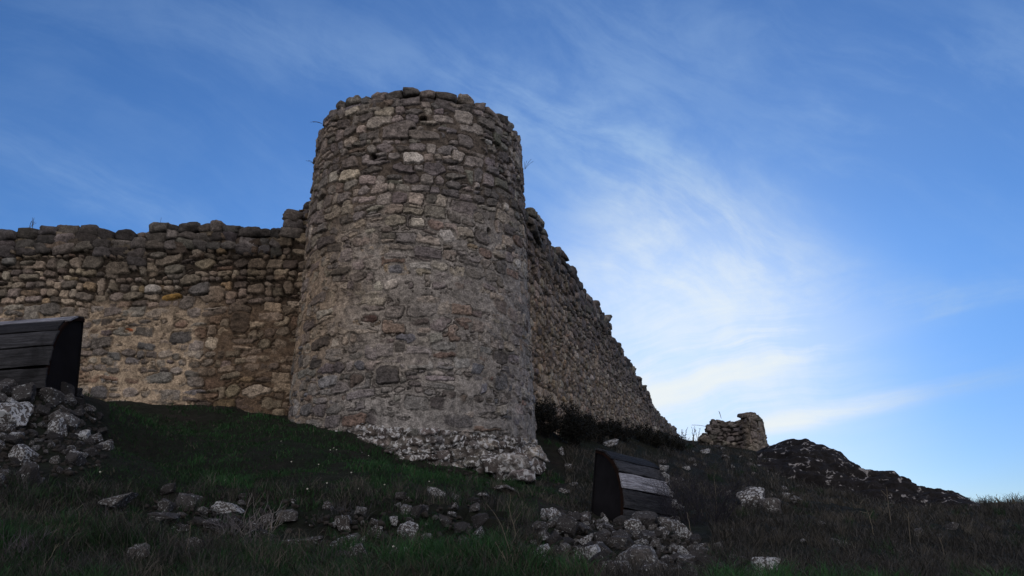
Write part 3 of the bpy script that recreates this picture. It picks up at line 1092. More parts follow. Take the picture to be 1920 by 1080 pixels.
# ------------------------------------------------------------------ small ruined turret on the ridge
def build_ruin():
    Y = 40.0
    t = thing('ruined_turret', tuple(un(1375, 838, Y)), 'small broken stub of a round stone turret alone on the ridge', 'ruin')
    # plan: a curved wall (right) continued by a straight broken spur (left)
    pts = [un(px, 830, yy)[:2] for px, yy in [(1309, 40.6), (1330, 40.3), (1352, 40.25), (1372, 40.3), (1384, 40.1), (1395, 39.4), (1408, 39.0), (1422, 39.1), (1433, 39.7), (1441, 40.8), (1444, 42.0), (1440, 43.2)]]
    pts = np.array(pts)
    for _ in range(2):
        q = [pts[0]]
        for a, b in zip(pts[:-1], pts[1:]):
            q += [a * .75 + b * .25, a * .25 + b * .75]
        pts = np.array(q + [pts[-1]])
    seg = np.r_[0, np.cumsum(np.linalg.norm(np.diff(pts, axis=0), axis=1))]
    L = seg[-1]
    us = np.arange(0, L, .035)
    zb = un(1375, 850, Y)[2] - .4
    X, Yc = np.interp(us, seg, pts[:, 0]), np.interp(us, seg, pts[:, 1])
    tx, ty = np.gradient(X, us), np.gradient(Yc, us)
    nn = np.hypot(tx, ty)
    nx, ny = ty / nn, -tx / nn
    tops = [(1309, 812), (1317, 808), (1320, 797), (1329, 794), (1333, 785), (1348, 783), (1354, 786), (1370, 786), (1382, 785), (1395, 783), (1412, 779), (1422, 775), (1433, 778), (1442, 782)]
    tpx = np.array([p[0] for p in tops])
    px = 960 + FPX * X / (Yc * C_ + 7 * S_)
    tz = np.array([un(q[0], q[1], 40)[2] for q in tops])
    topu = np.interp(px, tpx, tz)
    k0 = int(np.argmax(px))
    topu[k0:] = topu[k0] - .1 * (us[k0:] - us[k0])

    def zone(u, v):
        right = sstep(2.2, 2.8, u)
        return dict(mortar=-.06 + .05 * right, mcol=lerp3((.05, .045, .04), (.17, .15, .125), right), prom=.05 - .03 * right, pal=np.where(right > .5, 1, 0), size=1.0 + .5 * right)
    vs = np.arange(zb, tz.max() + .1, .035)
    U, V, H, C = masonry(us, vs, zone, 909, course=(.14, .34), warp=.1)
    T = np.tile(topu - .08, (len(vs), 1)) + .0 * V
    keep = V[:-1, :-1] < T[:-1, :-1]
    bat = (V - zb) * -0.12
    Pm = np.stack([X[None] + nx[None] * (H * 1.5 + bat), Yc[None] + ny[None] * (H * 1.5 + bat), np.minimum(V, T + .03)], -1).reshape(-1, 3)
    f = grid_faces(len(us), len(vs), keep)
    mesh_np('wall', Pm, [f], M_RUIN, C.reshape(-1, 3) * .8, t)
    ii = np.arange(0, len(us), 6)
    th = .9
    front = np.stack([X[ii] + nx[ii] * -.2, Yc[ii] + ny[ii] * -.2, topu[ii] - .14], -1)
    back = np.stack([X[ii] - nx[ii] * th, Yc[ii] - ny[ii] * th, topu[ii] - .14], -1)
    low = back.copy()
    low[:, 2] = zb
    m = len(ii)
    P = np.concatenate([front, back, low])
    fl = front[0].copy()
    fl[2] = zb
    P = np.concatenate([P, [fl]])
    mesh_np('wall_core', P, [grid_faces(m, 3), np.array([[0, m, 2 * m, 3 * m]])], M_RUIN, np.tile((.09, .08, .07), (len(P), 1)), t, smooth=False)
    r = np.random.default_rng(3)
    pl = Pile()
    u = 0.0
    while u < L:
        w = r.uniform(.2, .42)
        j = min(len(us) - 1, int((u + w / 2) / .035))
        for row in (0, 1):
            h = r.uniform(.12, .2)
            off = -.24 - row * .3
            b_ = (topu[j] - zb) * -.12
            pl.add(int(r.integers(1e6)), (X[j] + nx[j] * (off + b_), Yc[j] + ny[j] * (off + b_), topu[j] - h / 2 + r.normal(0, .025)), (w * 1.05, .5, h), math.atan2(ty[j], tx[j]), pick(PAL_UP, r) * .6, r, boxy=.75, rough=.08)
        u += w
    # ragged broken end on the left, stone by stone
    for k in range(40):
        q = r.random()
        z = zb + .3 + q * 1.55
        pl.add(int(r.integers(1e6)), (X[0] + q * .75 + r.uniform(-.05, .4), Yc[0] - r.uniform(-.5, .15), z), (r.uniform(.3, .55), r.uniform(.3, .5), r.uniform(.14, .26)), r.uniform(-.4, .4), pick(PAL_UP, r) * .55, r, boxy=.6, rough=.1)
    pl.build('coping', M_RUIN, t)


build_ruin()


# ------------------------------------------------------------------ dark rock outcrop on the right skyline
def build_outcrop():
    sky_px = [(1418, 846), (1440, 834), (1462, 828), (1485, 822), (1510, 823), (1540, 833), (1575, 848), (1605, 862), (1625, 872), (1650, 877), (1680, 886), (1710, 900), (1735, 912), (1750, 915), (1775, 917),
              (1800, 927), (1818, 940), (1835, 950)]
    base_px = [(1418, 872), (1440, 884), (1462, 892), (1485, 900), (1510, 908), (1540, 915), (1575, 925), (1605, 932), (1625, 937), (1650, 943), (1680, 948), (1710, 953), (1735, 957), (1750, 959), (1775, 962),
               (1800, 962), (1818, 963), (1835, 962)]
    n = 300
    tt = np.linspace(0, 1, n)
    sp, bp = np.array(sky_px, float), np.array(base_px, float)
    k = np.linspace(0, 1, len(sp))
    crest = np.array([un(np.interp(a, k, sp[:, 0]), np.interp(a, k, sp[:, 1]), 33 - 7.5 * a) for a in tt])
    foot = np.array([un(np.interp(a, k, bp[:, 0]), np.interp(a, k, bp[:, 1]) + 10, 27.5 - 4.8 * a) for a in tt])
    m = 130
    rows = []
    for j, b in enumerate(np.linspace(0, 1, m)):
        if b < .62:                       # front face
            s = b / .62
            p = foot * (1 - s) + crest * s
            bulge = math.sin(s * math.pi) * .35
            p = p + np.array([0, -.5 * bulge, bulge * .55])
            p[:, 2] -= .25 * (1 - s) ** 4
        else:                             # back slope
            s = (b - .62) / .38
            p = crest + np.array([2.0, 5.5, 0]) * s
            p[:, 2] = crest[:, 2] - 2.6 * s ** 1.4 - .2 * s
        rows.append(p)
    P = np.array(rows)
    taper = np.sin(np.clip(np.linspace(0, 1, n), 0, 1) * math.pi) ** .35
    x, y, z = P[..., 0], P[..., 1], P[..., 2]
    w = np.ones(m)
    w[:3] = .3
    strat = np.abs(fbm(x / 1.9 + z * .5, z / .32 + x * .28, y / 3.0, seed=5, oct=4)) * .62
    dis = (.24 * fbm(x / 1.1, y / 1.1, z / .6, seed=2, oct=5, gain=.62) - strat + .07 * fbm(x / .3, y / .3, z / .2, seed=8, oct=3)) * w[:, None] * taper[None]
    damp = np.exp(-((np.linspace(0, 1, m) - .62) / .06) ** 2)[:, None]
    P[..., 2] += dis * (1 - .5 * damp)
    P[..., 1] -= dis * .8
    o = mesh_np('rock_outcrop', P.reshape(-1, 3), [grid_faces(n, m)], M_CROP)
    tag(o, 'long dark lichen-flecked bedrock outcrop sloping down the right skyline', 'rock')


build_outcrop()


# ------------------------------------------------------------------ plank covers
def tube_np(pts, rad, sides=4):
    pts = np.asarray(pts, float)
    n = len(pts)
    tg = np.gradient(pts, axis=0)
    tg /= np.linalg.norm(tg, axis=1)[:, None] + 1e-9
    ref = np.array([0.3, 0.2, 1.0]) if abs(tg[0, 2]) < .8 else np.array([1.0, 0.1, 0])
    a = np.cross(tg, ref)
    a /= np.linalg.norm(a, axis=1)[:, None] + 1e-9
    b = np.cross(tg, a)
    rad = np.broadcast_to(rad, n)
    an = np.arange(sides) * 2 * math.pi / sides
    v = pts[:, None] + rad[:, None, None] * (np.cos(an)[None, :, None] * a[:, None] + np.sin(an)[None, :, None] * b[:, None])
    return v.reshape(-1, 3), grid_faces(sides, n, wrap=True)


def build_cover(loc, axis_ang, L, D, Hh, planks, label, seed, flip, lean):
    """quarter-round cover: planks bent over two dark side panels. local x along the planks, y to the rear"""
    t = thing('plank_cover', loc, label, 'cover', 'quarter-round plank covers over the excavations')
    r = np.random.default_rng(seed)

    def curve(s):      # 0 front foot .. 1 rear top
        a = s * math.pi / 2
        if s < 0:
            return 0.0, Hh * a
        return D * (1 - math.cos(a)), Hh * math.sin(a) ** 0.93

    def place(bm, name, mat):
        me = bpy.data.meshes.new(name)
        bm.normal_update()
        bm.to_mesh(me)
        bm.free()
        me.materials.append(mat)
        o = bpy.data.objects.new(name, me)
        scene.collection.objects.link(o)
        o.parent = t
        return o
    cuts = np.linspace(-.13, 1, planks + 1)
    for k in range(planks):
        s0, s1 = cuts[k] + .008, cuts[k + 1] - .006
        (y0, z0), (y1, z1) = curve(s0), curve(s1)
        tv = np.array([y1 - y0, z1 - z0])
        ln = np.linalg.norm(tv)
        tv /= ln
        nv = np.array([-tv[1], tv[0]])
        nx_, ny_ = 28, 6
        bm = bmesh.new()
        ex0, ex1 = -.03 + r.normal(0, .012), L + .03 + r.normal(0, .015)
        sk = r.normal(0, .004)
        vv = {}
        for side in (0, 1):
            for i in range(nx_ + 1):
                for j in range(ny_ + 1):
                    fx, fy = i / nx_, j / ny_
                    x = ex0 + (ex1 - ex0) * fx
                    e = .010 * float(vnoise(x * 3.1, k * 7.7 + (0 if fy < .5 else 3), seed=seed)) * abs(fy - .5) * 2
                    if i in (0, nx_):
                        x += .012 * float(vnoise(fy * 5, k * 3.1 + i, seed=seed))
                    q = ln * fy + e * (1 if fy > .5 else -1) + sk * (fx - .5)
                    th = (.028 if side else 0) + (.005 * float(fbm(x * 2.0, q * 25 + k * 9, seed=seed + 1, oct=3)) if side else 0) - (.006 if side and j in (0, ny_) else 0)
                    p = np.array([y0, z0]) + tv * q + nv * (th + .004)
                    vv[side, i, j] = bm.verts.new((x, p[0], p[1]))
        for i in range(nx_):
            for j in range(ny_):
                bm.faces.new([vv[1, i, j], vv[1, i + 1, j], vv[1, i + 1, j + 1], vv[1, i, j + 1]])
                bm.faces.new([vv[0, i, j], vv[0, i, j + 1], vv[0, i + 1, j + 1], vv[0, i + 1, j]])
        for i in range(nx_):
            for j, s in ((0, 1), (ny_, -1)):
                f = [vv[0, i, j], vv[0, i + 1, j], vv[1, i + 1, j], vv[1, i, j]]
                bm.faces.new(f if s == 1 else f[::-1])
        for j in range(ny_):
            for i, s in ((0, -1), (nx_, 1)):
                f = [vv[0, i, j], vv[0, i, j + 1], vv[1, i, j + 1], vv[1, i, j]]
                bm.faces.new(f if s == 1 else f[::-1])
        pale = k in flip
        o = place(bm, 'plank', M_WOODP if pale else M_WOOD)
        if pale:
            o['label'] = 'bleached grey plank'
    for xs in (0.02, L - .04):
        bm = bmesh.new()
        prof = [curve(s) for s in np.linspace(0, 1, 22)]
        prof = [(y + .025, z - .012) for y, z in prof[1:]]
        prof = [(prof[0][0], -.35)] + prof + [(D + .03, Hh - .02), (D + .03, -.35)]
        a = [bm.verts.new((xs, y, z)) for y, z in prof]
        b = [bm.verts.new((xs + .02, y, z)) for y, z in prof]
        bm.faces.new(a[::-1])
        bm.faces.new(b)
        for i in range(len(a)):
            j = (i + 1) % len(a)
            bm.faces.new([a[i], a[j], b[j], b[i]])
        place(bm, 'side_panel', M_PANEL)
    for xs in (-.012, L + .012):
        pr = [curve(s) for s in np.linspace(0.0, 1, 22)]
        outer = [(y, z) for y, z in pr]
        bm = bmesh.new()
        ring = []
        for q, (y, z) in enumerate(outer):
            (ya, za), (yb, zb_) = outer[max(0, q - 1)], outer[min(len(outer) - 1, q + 1)]
            tv = np.array([yb - ya, zb_ - za])
            tv /= np.linalg.norm(tv)
            nv = np.array([tv[1], -tv[0]])
            ring.append([bm.verts.new((xs + dx, y + nv[0] * dn, z + nv[1] * dn)) for dx, dn in ((-.016, -.002), (.016, -.002), (.016, .05), (-.016, .05))])
        for a, b in zip(ring[:-1], ring[1:]):
            for i in range(4):
                j = (i + 1) % 4
                bm.faces.new([a[i], b[i], b[j], a[j]])
        bm.faces.new(ring[0][::-1])
        bm.faces.new(ring[-1])
        bmesh.ops.recalc_face_normals(bm, faces=bm.faces)
        place(bm, 'rim', M_RUST)
    bm = bmesh.new()
    q = [(0, D + .01, -.35), (L, D + .01, -.35), (L, D + .01, Hh - .03), (0, D + .01, Hh - .03)]
    a = [bm.verts.new(p) for p in q]
    b = [bm.verts.new((p[0], p[1] + .018, p[2])) for p in q]
    bm.faces.new(a)
    bm.faces.new(b[::-1])
    for i in range(4):
        j = (i + 1) % 4
        bm.faces.new([a[j], a[i], b[i], b[j]])
    place(bm, 'back_panel', M_PANEL)
    t.rotation_euler = (Matrix.Rotation(lean, 3, 'Y') @ Matrix.Rotation(axis_ang, 3, 'Z')).to_euler()
    return t


# right cover: x axis runs right and away
p_fl = un(1159, 965, 12.2)
H_R = un(1118, 845, 12.65)[2] - un(1106, 962, 12.65)[2]
build_cover((p_fl[0] + .09, p_fl[1], p_fl[2] - .02), math.atan2(.714, .70), 1.22, .62, H_R + .02, 6, 'small quarter-round cover of dark weathered planks with one bleached board, above the right rubble heap', 5, (2,), R(6))
p_rb = un(143, 733, 11.5)
H_L = un(153, 597, 11.5)[2] - p_rb[2] - .10
LL = 1.12
build_cover((p_rb[0] - LL, p_rb[1] - .83, p_rb[2] + .0), 0.0, LL, .83, H_L, 6, 'large quarter-round cover of dark planks in front of the left curtain wall', 9, (4,), R(-4.5))

# ------------------------------------------------------------------ loose stones
VAR = {}


def variants(mat, tagname, n, base, boxy, rough):
    out = []
    for k in range(n):
        p, f = rock(1000 + k * 13 + len(tagname) * 101, base, boxy, rough)
        p = p / .72 / 2
        me = bpy.data.meshes.new('stone_mesh')
        me.from_pydata(p.tolist(), [], f.tolist())
        me.polygons.foreach_set('use_smooth', np.ones(len(f), bool))
        me.materials.append(mat)
        me.set_sharp_from_angle(angle=R(22))
        out.append(me)
    return out


V_BIG = variants(M_ROCK, 'big', 12, ICO4, .2, .10)
V_SM = variants(M_ROCK, 'small', 12, ICO3, .2, .10)
V_PALE = variants(M_PALE, 'pale', 8, ICO4, .2, .12)
sr = random.Random(3)


def stone(loc, size, label, group, pale=False, rz=None, tilt=.35, name='rubble_stone', sink=.3, cat='stone'):
    mx = max(size)
    me = sr.choice(V_PALE if pale else (V_BIG if mx > .22 else V_SM))
    o = bpy.data.objects.new(name, me)
    scene.collection.objects.link(o)
    o.scale = size
    o.rotation_euler = (sr.uniform(-tilt, tilt), sr.uniform(-tilt, tilt), sr.uniform(0, 6.28) if rz is None else rz)
    o.location = (loc[0], loc[1], loc[2] + size[2] * (.5 - sink))
    tag(o, label, cat, group)
    return o


def zc_of(p):
    return p[1] * C_ + (p[2] - EYE) * S_


def stone_px(px, py, w, h, label, group=None, pale=False, **kw):
    """a stone whose outline is about w by h photo pixels, resting on the ground where its foot is seen"""
    p = hit(px, py + h * .42)
    if p is None:
        return None
    s = zc_of(p) / FPX
    a, c = w * s * 1.05, h * s * 1.15
    return stone(p, (a, a * sr.uniform(.75, 1.0), c), label, group, pale, rz=sr.uniform(-.35, .35), **kw)


placed = []


def free(p, d):
    for q, e in placed:
        if (p[0] - q[0]) ** 2 + (p[1] - q[1]) ** 2 < ((d + e) * .45) ** 2:
            return False
    placed.append((p, d))
    return True


def in_poly(x, y, poly):
    c = False
    for (x0, y0), (x1, y1) in zip(poly, poly[1:] + poly[:1]):
        if (y0 > y) != (y1 > y) and x < (x1 - x0) * (y - y0) / (y1 - y0) + x0:
            c = not c
    return c


def heap(poly, n, smin, smax, label, group, seed, pale=.12, dens=None, name='rubble_stone'):
    r = random.Random(seed)
    xs, ys = [p[0] for p in poly], [p[1] for p in poly]
    cnt = tries = 0
    while cnt < n and tries < n * 30:
        tries += 1
        px, py = r.uniform(min(xs), max(xs)), r.uniform(min(ys), max(ys))
        if not in_poly(px, py, poly) or (dens and r.random() > dens(px, py)):
            continue
        p = hit(px, py)
        if p is None:
            continue
        s = smin + (smax - smin) * r.random() ** 1.7
        if not free(p, s):
            continue
        stone(p, (s, s * r.uniform(.65, .95), s * r.uniform(.5, .85)), label, group, r.random() < pale, tilt=.6, sink=.28, name=name)
        cnt += 1


GR = 'stones of the rubble heap below the right plank cover'
GL = 'stones of the rubble heap below the left plank cover'
GB = 'stones showing in the grassy bank in the foreground'
GS = 'stones scattered on the right hand slope'
# singled-out stones
stone_px(12, 775, 60, 46, 'big white lichened stone at the left edge of the left rubble heap', GL, True)
stone_px(42, 740, 38, 26, 'grey pointed stone at the very top of the left rubble heap, under the planks', GL)
stone_px(92, 742, 32, 26, 'rounded grey stone touching the dark side panel of the left plank cover', GL)
stone_px(118, 732, 26, 26, 'narrow grey stone beside the foot of the left cover side panel', GL)
stone_px(107, 800, 26, 30, 'pale lichened stone standing upright in the middle of the left heap', GL, True)
stone_px(42, 850, 34, 26, 'light grey wedge stone near the bottom of the left heap', GL, True)
stone_px(154, 817, 22, 16, 'pale stone at the right fringe of the left heap', GL, True)
stone_px(140, 852, 20, 12, 'small pale stone below the right fringe of the left heap', GL, True)
stone_px(120, 788, 40, 28, 'grey slanted slab in the right part of the left heap', GL)
stone_px(48, 890, 26, 50, 'tall dark grey stone at the foot of the left heap', GL)
stone_px(1200, 1046, 62, 46, 'big dark flat-topped boulder at the front of the right rubble heap', GR)
stone_px(1226, 1072, 50, 26, 'long pale lichened stone on the bottom edge below the right heap', GR, True)
stone_px(1435, 1064, 36, 34, 'white lichened boulder at the bottom edge of the picture, right of the heap', GR, True)
stone_px(1110, 1048, 30, 30, 'white lichened stone left of the big dark boulder in the right heap', GR, True)
stone_px(1168, 1062, 24, 26, 'upright pale stone just left of the long stone on the bottom edge', GR, True)
stone_px(1208, 975, 42, 30, 'rounded speckled stone on top of the right heap, under the planks', GR)
stone_px(1190, 984, 26, 24, 'white marbled stone near the top of the right heap', GR, True)
stone_px(1256, 984, 36, 22, 'pale grey stone at the top right of the right heap', GR)
stone_px(1064, 985, 34, 26, 'bluish grey pointed stone at the top left of the right heap', GR)
stone_px(1030, 1060, 42, 26, 'mottled white and black stone left of the right heap', GR, True)
stone_px(347, 944, 36, 30, 'square grey block set in the foreground bank', GB, boxy=None) if False else stone_px(347, 944, 36, 30, 'square grey block set in the foreground bank', GB)
for a in [(308, 948, 22, 22, 'round grey stone left of the square block in the bank'), (306, 972, 46, 14, 'long slanted slab below the square block in the bank'),
          (424, 955, 50, 20, 'flat pale lichened stone right of the square block in the bank'), (337, 990, 30, 13, 'small pale slab under the slanted slab'),
          (497, 978, 26, 18, 'pale stone beside the dead shrub in the bank'), (537, 970, 36, 20, 'dull grey stone right of the dead shrubs'),
          (570, 1018, 56, 20, 'broad flat white-streaked stone in the grass below the bank'), (366, 1018, 34, 18, 'greenish stone half buried below the dead shrubs'),
          (206, 958, 44, 16, 'low slanted stone at the left end of the bank'), (226, 963, 20, 10, 'tiny pale stone at the left end of the bank'),
          (260, 1036, 32, 22, 'brownish stone in the grass near the lower left'), (208, 1072, 56, 22, 'rounded stone on the bottom edge at the left'),
          (646, 990, 22, 26, 'white upright lichened stone in the middle of the bank'), (648, 1018, 42, 20, 'reddish brown layered stone below the white upright one'),
          (757, 1001, 22, 16, 'bright white stone in the dark bank right of centre'), (738, 978, 14, 14, 'little white stone above the bright white one'),
          (764, 1034, 12, 18, 'small upright white stone under the bright white one'), (820, 925, 34, 16, 'pale stone on the upper edge of the bank below the tower'),
          (851, 936, 12, 14, 'narrow pale stone at the bank edge'), (792, 957, 16, 18, 'pale stone below the bank edge, left of the dark hollow'),
          (757, 954, 14, 10, 'chip of pale stone near the upper bank'), (828, 980, 32, 14, 'slanted grey slab in the dark hollow of the bank'),
          (876, 994, 16, 14, 'dim grey stone in the lower right of the bank'), (500, 1002, 24, 12, 'grey stone behind the dead shrub'), (393, 990, 20, 12, 'mottled pebble-like stone under the flat pale stone'),
          (835, 1058, 26, 10, 'pale flat stone at the grassy edge near the bottom centre'), (866, 1034, 14, 14, 'small grey stone left of the tall stalks')]:
    stone_px(a[0], a[1], a[2], a[3], a[4], GB, 'white' in a[4] or 'pale' in a[4], name='bank_stone')
for a in [(945, 918, 30, 8, 'thin pale stone in the grass below the tower footing'), (905, 930, 20, 6, 'flat pale stone in the grass below the tower'), (1052, 849, 9, 14, 'white stone right of the tower foot'),
          (1066, 875, 12, 10, 'pale stone between tower foot and right cover'), (1058, 920, 18, 9, 'flat white stone left of the right plank cover'), (1075, 908, 14, 7, 'small pale slab left of the right plank cover'),
          (1143, 831, 32, 11, 'white lichened stones just above the right plank cover'), (1288, 878, 12, 8, 'pale stone on the slope above the dark bush'),
          (1410, 934, 44, 30, 'rounded boulder with white lichen on the right slope'), (1446, 948, 34, 26, 'rough lichened boulder right of the rounded one'), (1444, 976, 12, 9, 'small tan stone below the two boulders'),
          (1474, 930, 10, 12, 'pale chip beside the rough boulder'), (1496, 1006, 14, 8, 'small tan stone on the lower right slope'), (1580, 1020, 36, 12, 'flat brown stone in the dry grass on the right'),
          (1364, 925, 14, 7, 'light pebble above the rounded boulder'), (1369, 996, 9, 7, 'small pale pebble right of the dark bush'), (1586, 1064, 18, 12, 'dull stone at the lower right'),
          (1540, 984, 14, 6, 'flat pale chip in the dry grass'), (1305, 820, 16, 8, 'lichened stone at the foot of the ruined turret'), (1322, 846, 18, 8, 'pale stone below the ruined turret'),
          (1905, 950, 14, 10, 'grey stone on the skyline at the right edge'), (1262, 905, 26, 18, 'brownish stone lying right of the plank cover'), (1344, 838, 14, 6, 'stone chip under the turret wall')]:
    stone_px(a[0], a[1], a[2], a[3], a[4], GS, 'white' in a[4] or 'pale' in a[4], name='slope_stone')
stone_px(8, 726, 34, 22, 'squat grey stone wedged under the lowest board of the left plank cover', GL)
stone_px(68, 730, 24, 18, 'grey stone leaning on the front foot of the left plank cover', GL)
# broken pale stone stacked against the far end of the right cover
far = np.array([p_fl[0] + .70 * 1.33, p_fl[1] + .714 * 1.33])
for k, (dx, dz, w, h) in enumerate([(-.02, .93, .12, .07), (.0, .82, .13, .10), (.02, .70, .12, .09), (.03, .60, .14, .10), (.02, .50, .11, .12), (.06, .40, .15, .10), (.04, .30, .12, .1), (.10, .24, .17, .1), (.2, .18, .14, .09)]):
    stone((far[0] + dx, far[1] + .1 - dx * .3, p_fl[2] + dz - .06), (w, w * .9, h), 'pale flaking stone stacked against the far end of the right plank cover', 'stones stacked at the end of the right cover', True, name='stacked_stone', sink=.4)

heap([(-30, 722), (60, 722), (150, 738), (170, 760), (205, 815), (195, 870), (120, 885), (60, 915), (-30, 920)], 128, .07, .21,
     'grey lichen-spotted stone in the rubble heap below the left plank cover', GL, 1, .10, lambda x, y: 1 - .75 * sstep(790, 880, y))
heap([(1005, 985), (1060, 962), (1120, 962), (1250, 966), (1275, 985), (1330, 1030), (1310, 1060), (1400, 1079), (1150, 1079), (1080, 1060), (1020, 1040)], 188, .06, .21,
     'grey lichen-spotted stone in the rubble heap below the right plank cover', GR, 2, .22)
heap([(270, 925), (540, 940), (560, 990), (420, 1005), (280, 990)], 22, .05, .16, 'small lichened stone poking from the left half of the bank', GB, 3, .2, name='bank_stone')
heap([(600, 950), (700, 940), (900, 935), (930, 1000), (860, 1050), (640, 1050)], 42, .05, .17, 'small lichened stone poking from the right half of the bank', GB, 4, .25, name='bank_stone')
heap([(1290, 1010), (1420, 1050), (1420, 1079), (1240, 1079)], 16, .05, .16, 'small lichened stone strewn right of the right rubble heap', GS, 15, .2, name='slope_stone')
heap([(1000, 980), (1060, 955), (1100, 950), (1010, 1060), (980, 1040)], 10, .05, .15, 'small lichened stone strewn left of the right rubble heap', GS, 16, .2, name='slope_stone')
heap([(1380, 915), (1500, 915), (1500, 960), (1390, 960)], 14, .08, .3, 'small lichened stone around the boulders on the right slope', GS, 5, .3, name='slope_stone')
heap([(1280, 820), (1420, 850), (1480, 880), (1400, 900), (1280, 870)], 26, .08, .3, 'small pale stone in the grass below the ruined turret', GS, 6, .35, name='slope_stone')
heap([(1480, 960), (1900, 980), (1900, 1070), (1480, 1070)], 16, .06, .18, 'small dull stone in the dry grass at the lower right', GS, 7, .1, name='slope_stone')


def chips(name, polys, label, seed):
    r = np.random.default_rng(seed)
    base = [rock(300 + k, ico(2), .2, .18) for k in range(6)]
    V, Fc, n = [], [], 0
    for poly, cnt, smin, smax in polys:
        xs, ys = [p[0] for p in poly], [p[1] for p in poly]
        k = 0
        while k < cnt:
            px, py = r.uniform(min(xs), max(xs)), r.uniform(min(ys), max(ys))
            if not in_poly(px, py, poly):
                continue
            k += 1
            p = hit(px, py)
            if p is None:
                continue
            v, f = base[r.integers(6)]
            s_ = (smin + (smax - smin) * r.random() ** 2) / 1.4
            v = (v * [1, r.uniform(.6, 1), r.uniform(.4, .8)] * s_) @ rot_m(r, 3.0).T
            a = r.uniform(0, 6.28)
            v = np.c_[v[:, 0] * math.cos(a) - v[:, 1] * math.sin(a), v[:, 0] * math.sin(a) + v[:, 1] * math.cos(a), v[:, 2]]
            V.append(v + p + [0, 0, s_ * .15])
            Fc.append(f + n)
            n += len(v)
    o = mesh_np(name, np.concatenate(V), [np.concatenate(Fc)], M_CHIP)
    return tag(o, label, 'rubble', kind='stuff')


M_CHIP = rock_mat('small rubble', [(0.0, (0.022, 0.020, 0.019)), (1.0, (0.03, 0.029, 0.027))], 0.60, (.30, .32, .34), .9, 0.2, 1.6)
chips('small_rubble', [([(1005, 985), (1060, 962), (1250, 966), (1330, 1030), (1400, 1079), (1150, 1079), (1040, 1060)], 600, .03, .09),
                       ([(-20, 725), (150, 740), (210, 820), (190, 880), (-20, 920)], 500, .03, .09),
                       ([(270, 935), (540, 945), (900, 940), (900, 1030), (640, 1050), (280, 1000)], 330, .02, .07),
                       ([(1380, 915), (1500, 915), (1500, 960), (1390, 960)], 60, .05, .12),
                       ([(640, 840), (900, 890), (1020, 880), (1090, 920), (900, 910), (660, 850)], 60, .03, .10)],
      'small broken stone lying between the stones of the heaps and the bank', 12)


# ------------------------------------------------------------------ grass
def blades(name, x, y, h, w, lean, col, label, seed, segs=3):
    r = np.random.default_rng(seed)
    n = len(x)
    z = ground(x, y) - .02
    ang = r.uniform(0, 2 * math.pi, n)
    la = r.uniform(0, 2 * math.pi, n)
    ln = lean * r.uniform(.2, 1.3, n) * h
    px, py = np.cos(ang) * w / 2, np.sin(ang) * w / 2
    V = []
    for k in range(segs):
        s = k / segs
        bx, by = x + np.cos(la) * ln * s ** 2, y + np.sin(la) * ln * s ** 2
        ww = 1 - s * .55
        V += [np.stack([bx - px * ww, by - py * ww, z + h * s], -1), np.stack([bx + px * ww, by + py * ww, z + h * s], -1)]
    V.append(np.stack([x + np.cos(la) * ln, y + np.sin(la) * ln, z + h * (1 - .25 * lean)], -1))
    nv = 2 * segs + 1
    V = np.stack(V, 1).reshape(-1, 3)
    b = np.arange(n) * nv
    fs = []
    for k in range(segs - 1):
        fs.append(np.stack([b + 2 * k, b + 2 * k + 1, b + 2 * k + 3, b + 2 * k + 2], -1))
    q = np.concatenate(fs)
    t3 = np.stack([b + 2 * segs - 2, b + 2 * segs - 1, b + 2 * segs], -1)
    c = np.repeat(col, nv, axis=0)
    o = mesh_np(name, V, [q, t3], M_GRASS, c, smooth=False)
    tag(o, label, 'grass', kind='stuff')
    return o


def samp(n, y0, y1, seed, power=1.0):
    """points over the visible wedge of ground, denser near the viewer"""
    r = np.random.default_rng(seed)
    u = r.random(n)
    y = y0 * (y1 / y0) ** (u ** power)
    x = r.uniform(-.72, .72, n) * y * 1.02
    return x, y


def px_of(x, y, z):
    zc = y * C_ + (z - EYE) * S_
    return 960 + FPX * x / zc, 540 - FPX * ((z - EYE) * C_ - y * S_) / zc


def stone_mask(x, y):
    """rubble heaps and the stony bank carry little grass"""
    z = ground_smooth(x, y)
    px, py = px_of(x, y, z)
    m = np.ones(len(x))
    left = (px < 205 - np.clip(py - 870, 0, 99) * 1.5) & (py > 715) & (py < 910) & (y < 13)
    right = (px > 1015) & (px < 1335) & (py > 960) & (y < 12.5)
    m[left] = .16
    m[right] = .16
    bank = (py > 945) & (py < 1010) & (px > 250) & (px < 930)
    m[bank] = .42
    # nothing inside the tower, walls and covers
    m[np.hypot(x - TX, y - TY) < 2.85] = 0
    m[(y > LWY - .12) & (x < TX)] = 0
    side = (x - RW0[0] - RWD[0] * (y - RW0[1]))
    m[(side < .1) & (y > 17)] = 0
    lx, ly = x - p_fl[0], y - p_fl[1]
    a, b = lx * .70 + ly * .714, -lx * .714 + ly * .70
    m[(a > -.05) & (a < 1.26) & (b > -.05) & (b < .68)] = 0
    m[(x > p_rb[0] - LL) & (x < p_rb[0] + .03) & (y > p_rb[1] - .9) & (y < p_rb[1] + .05)] = 0
    return m, px, py


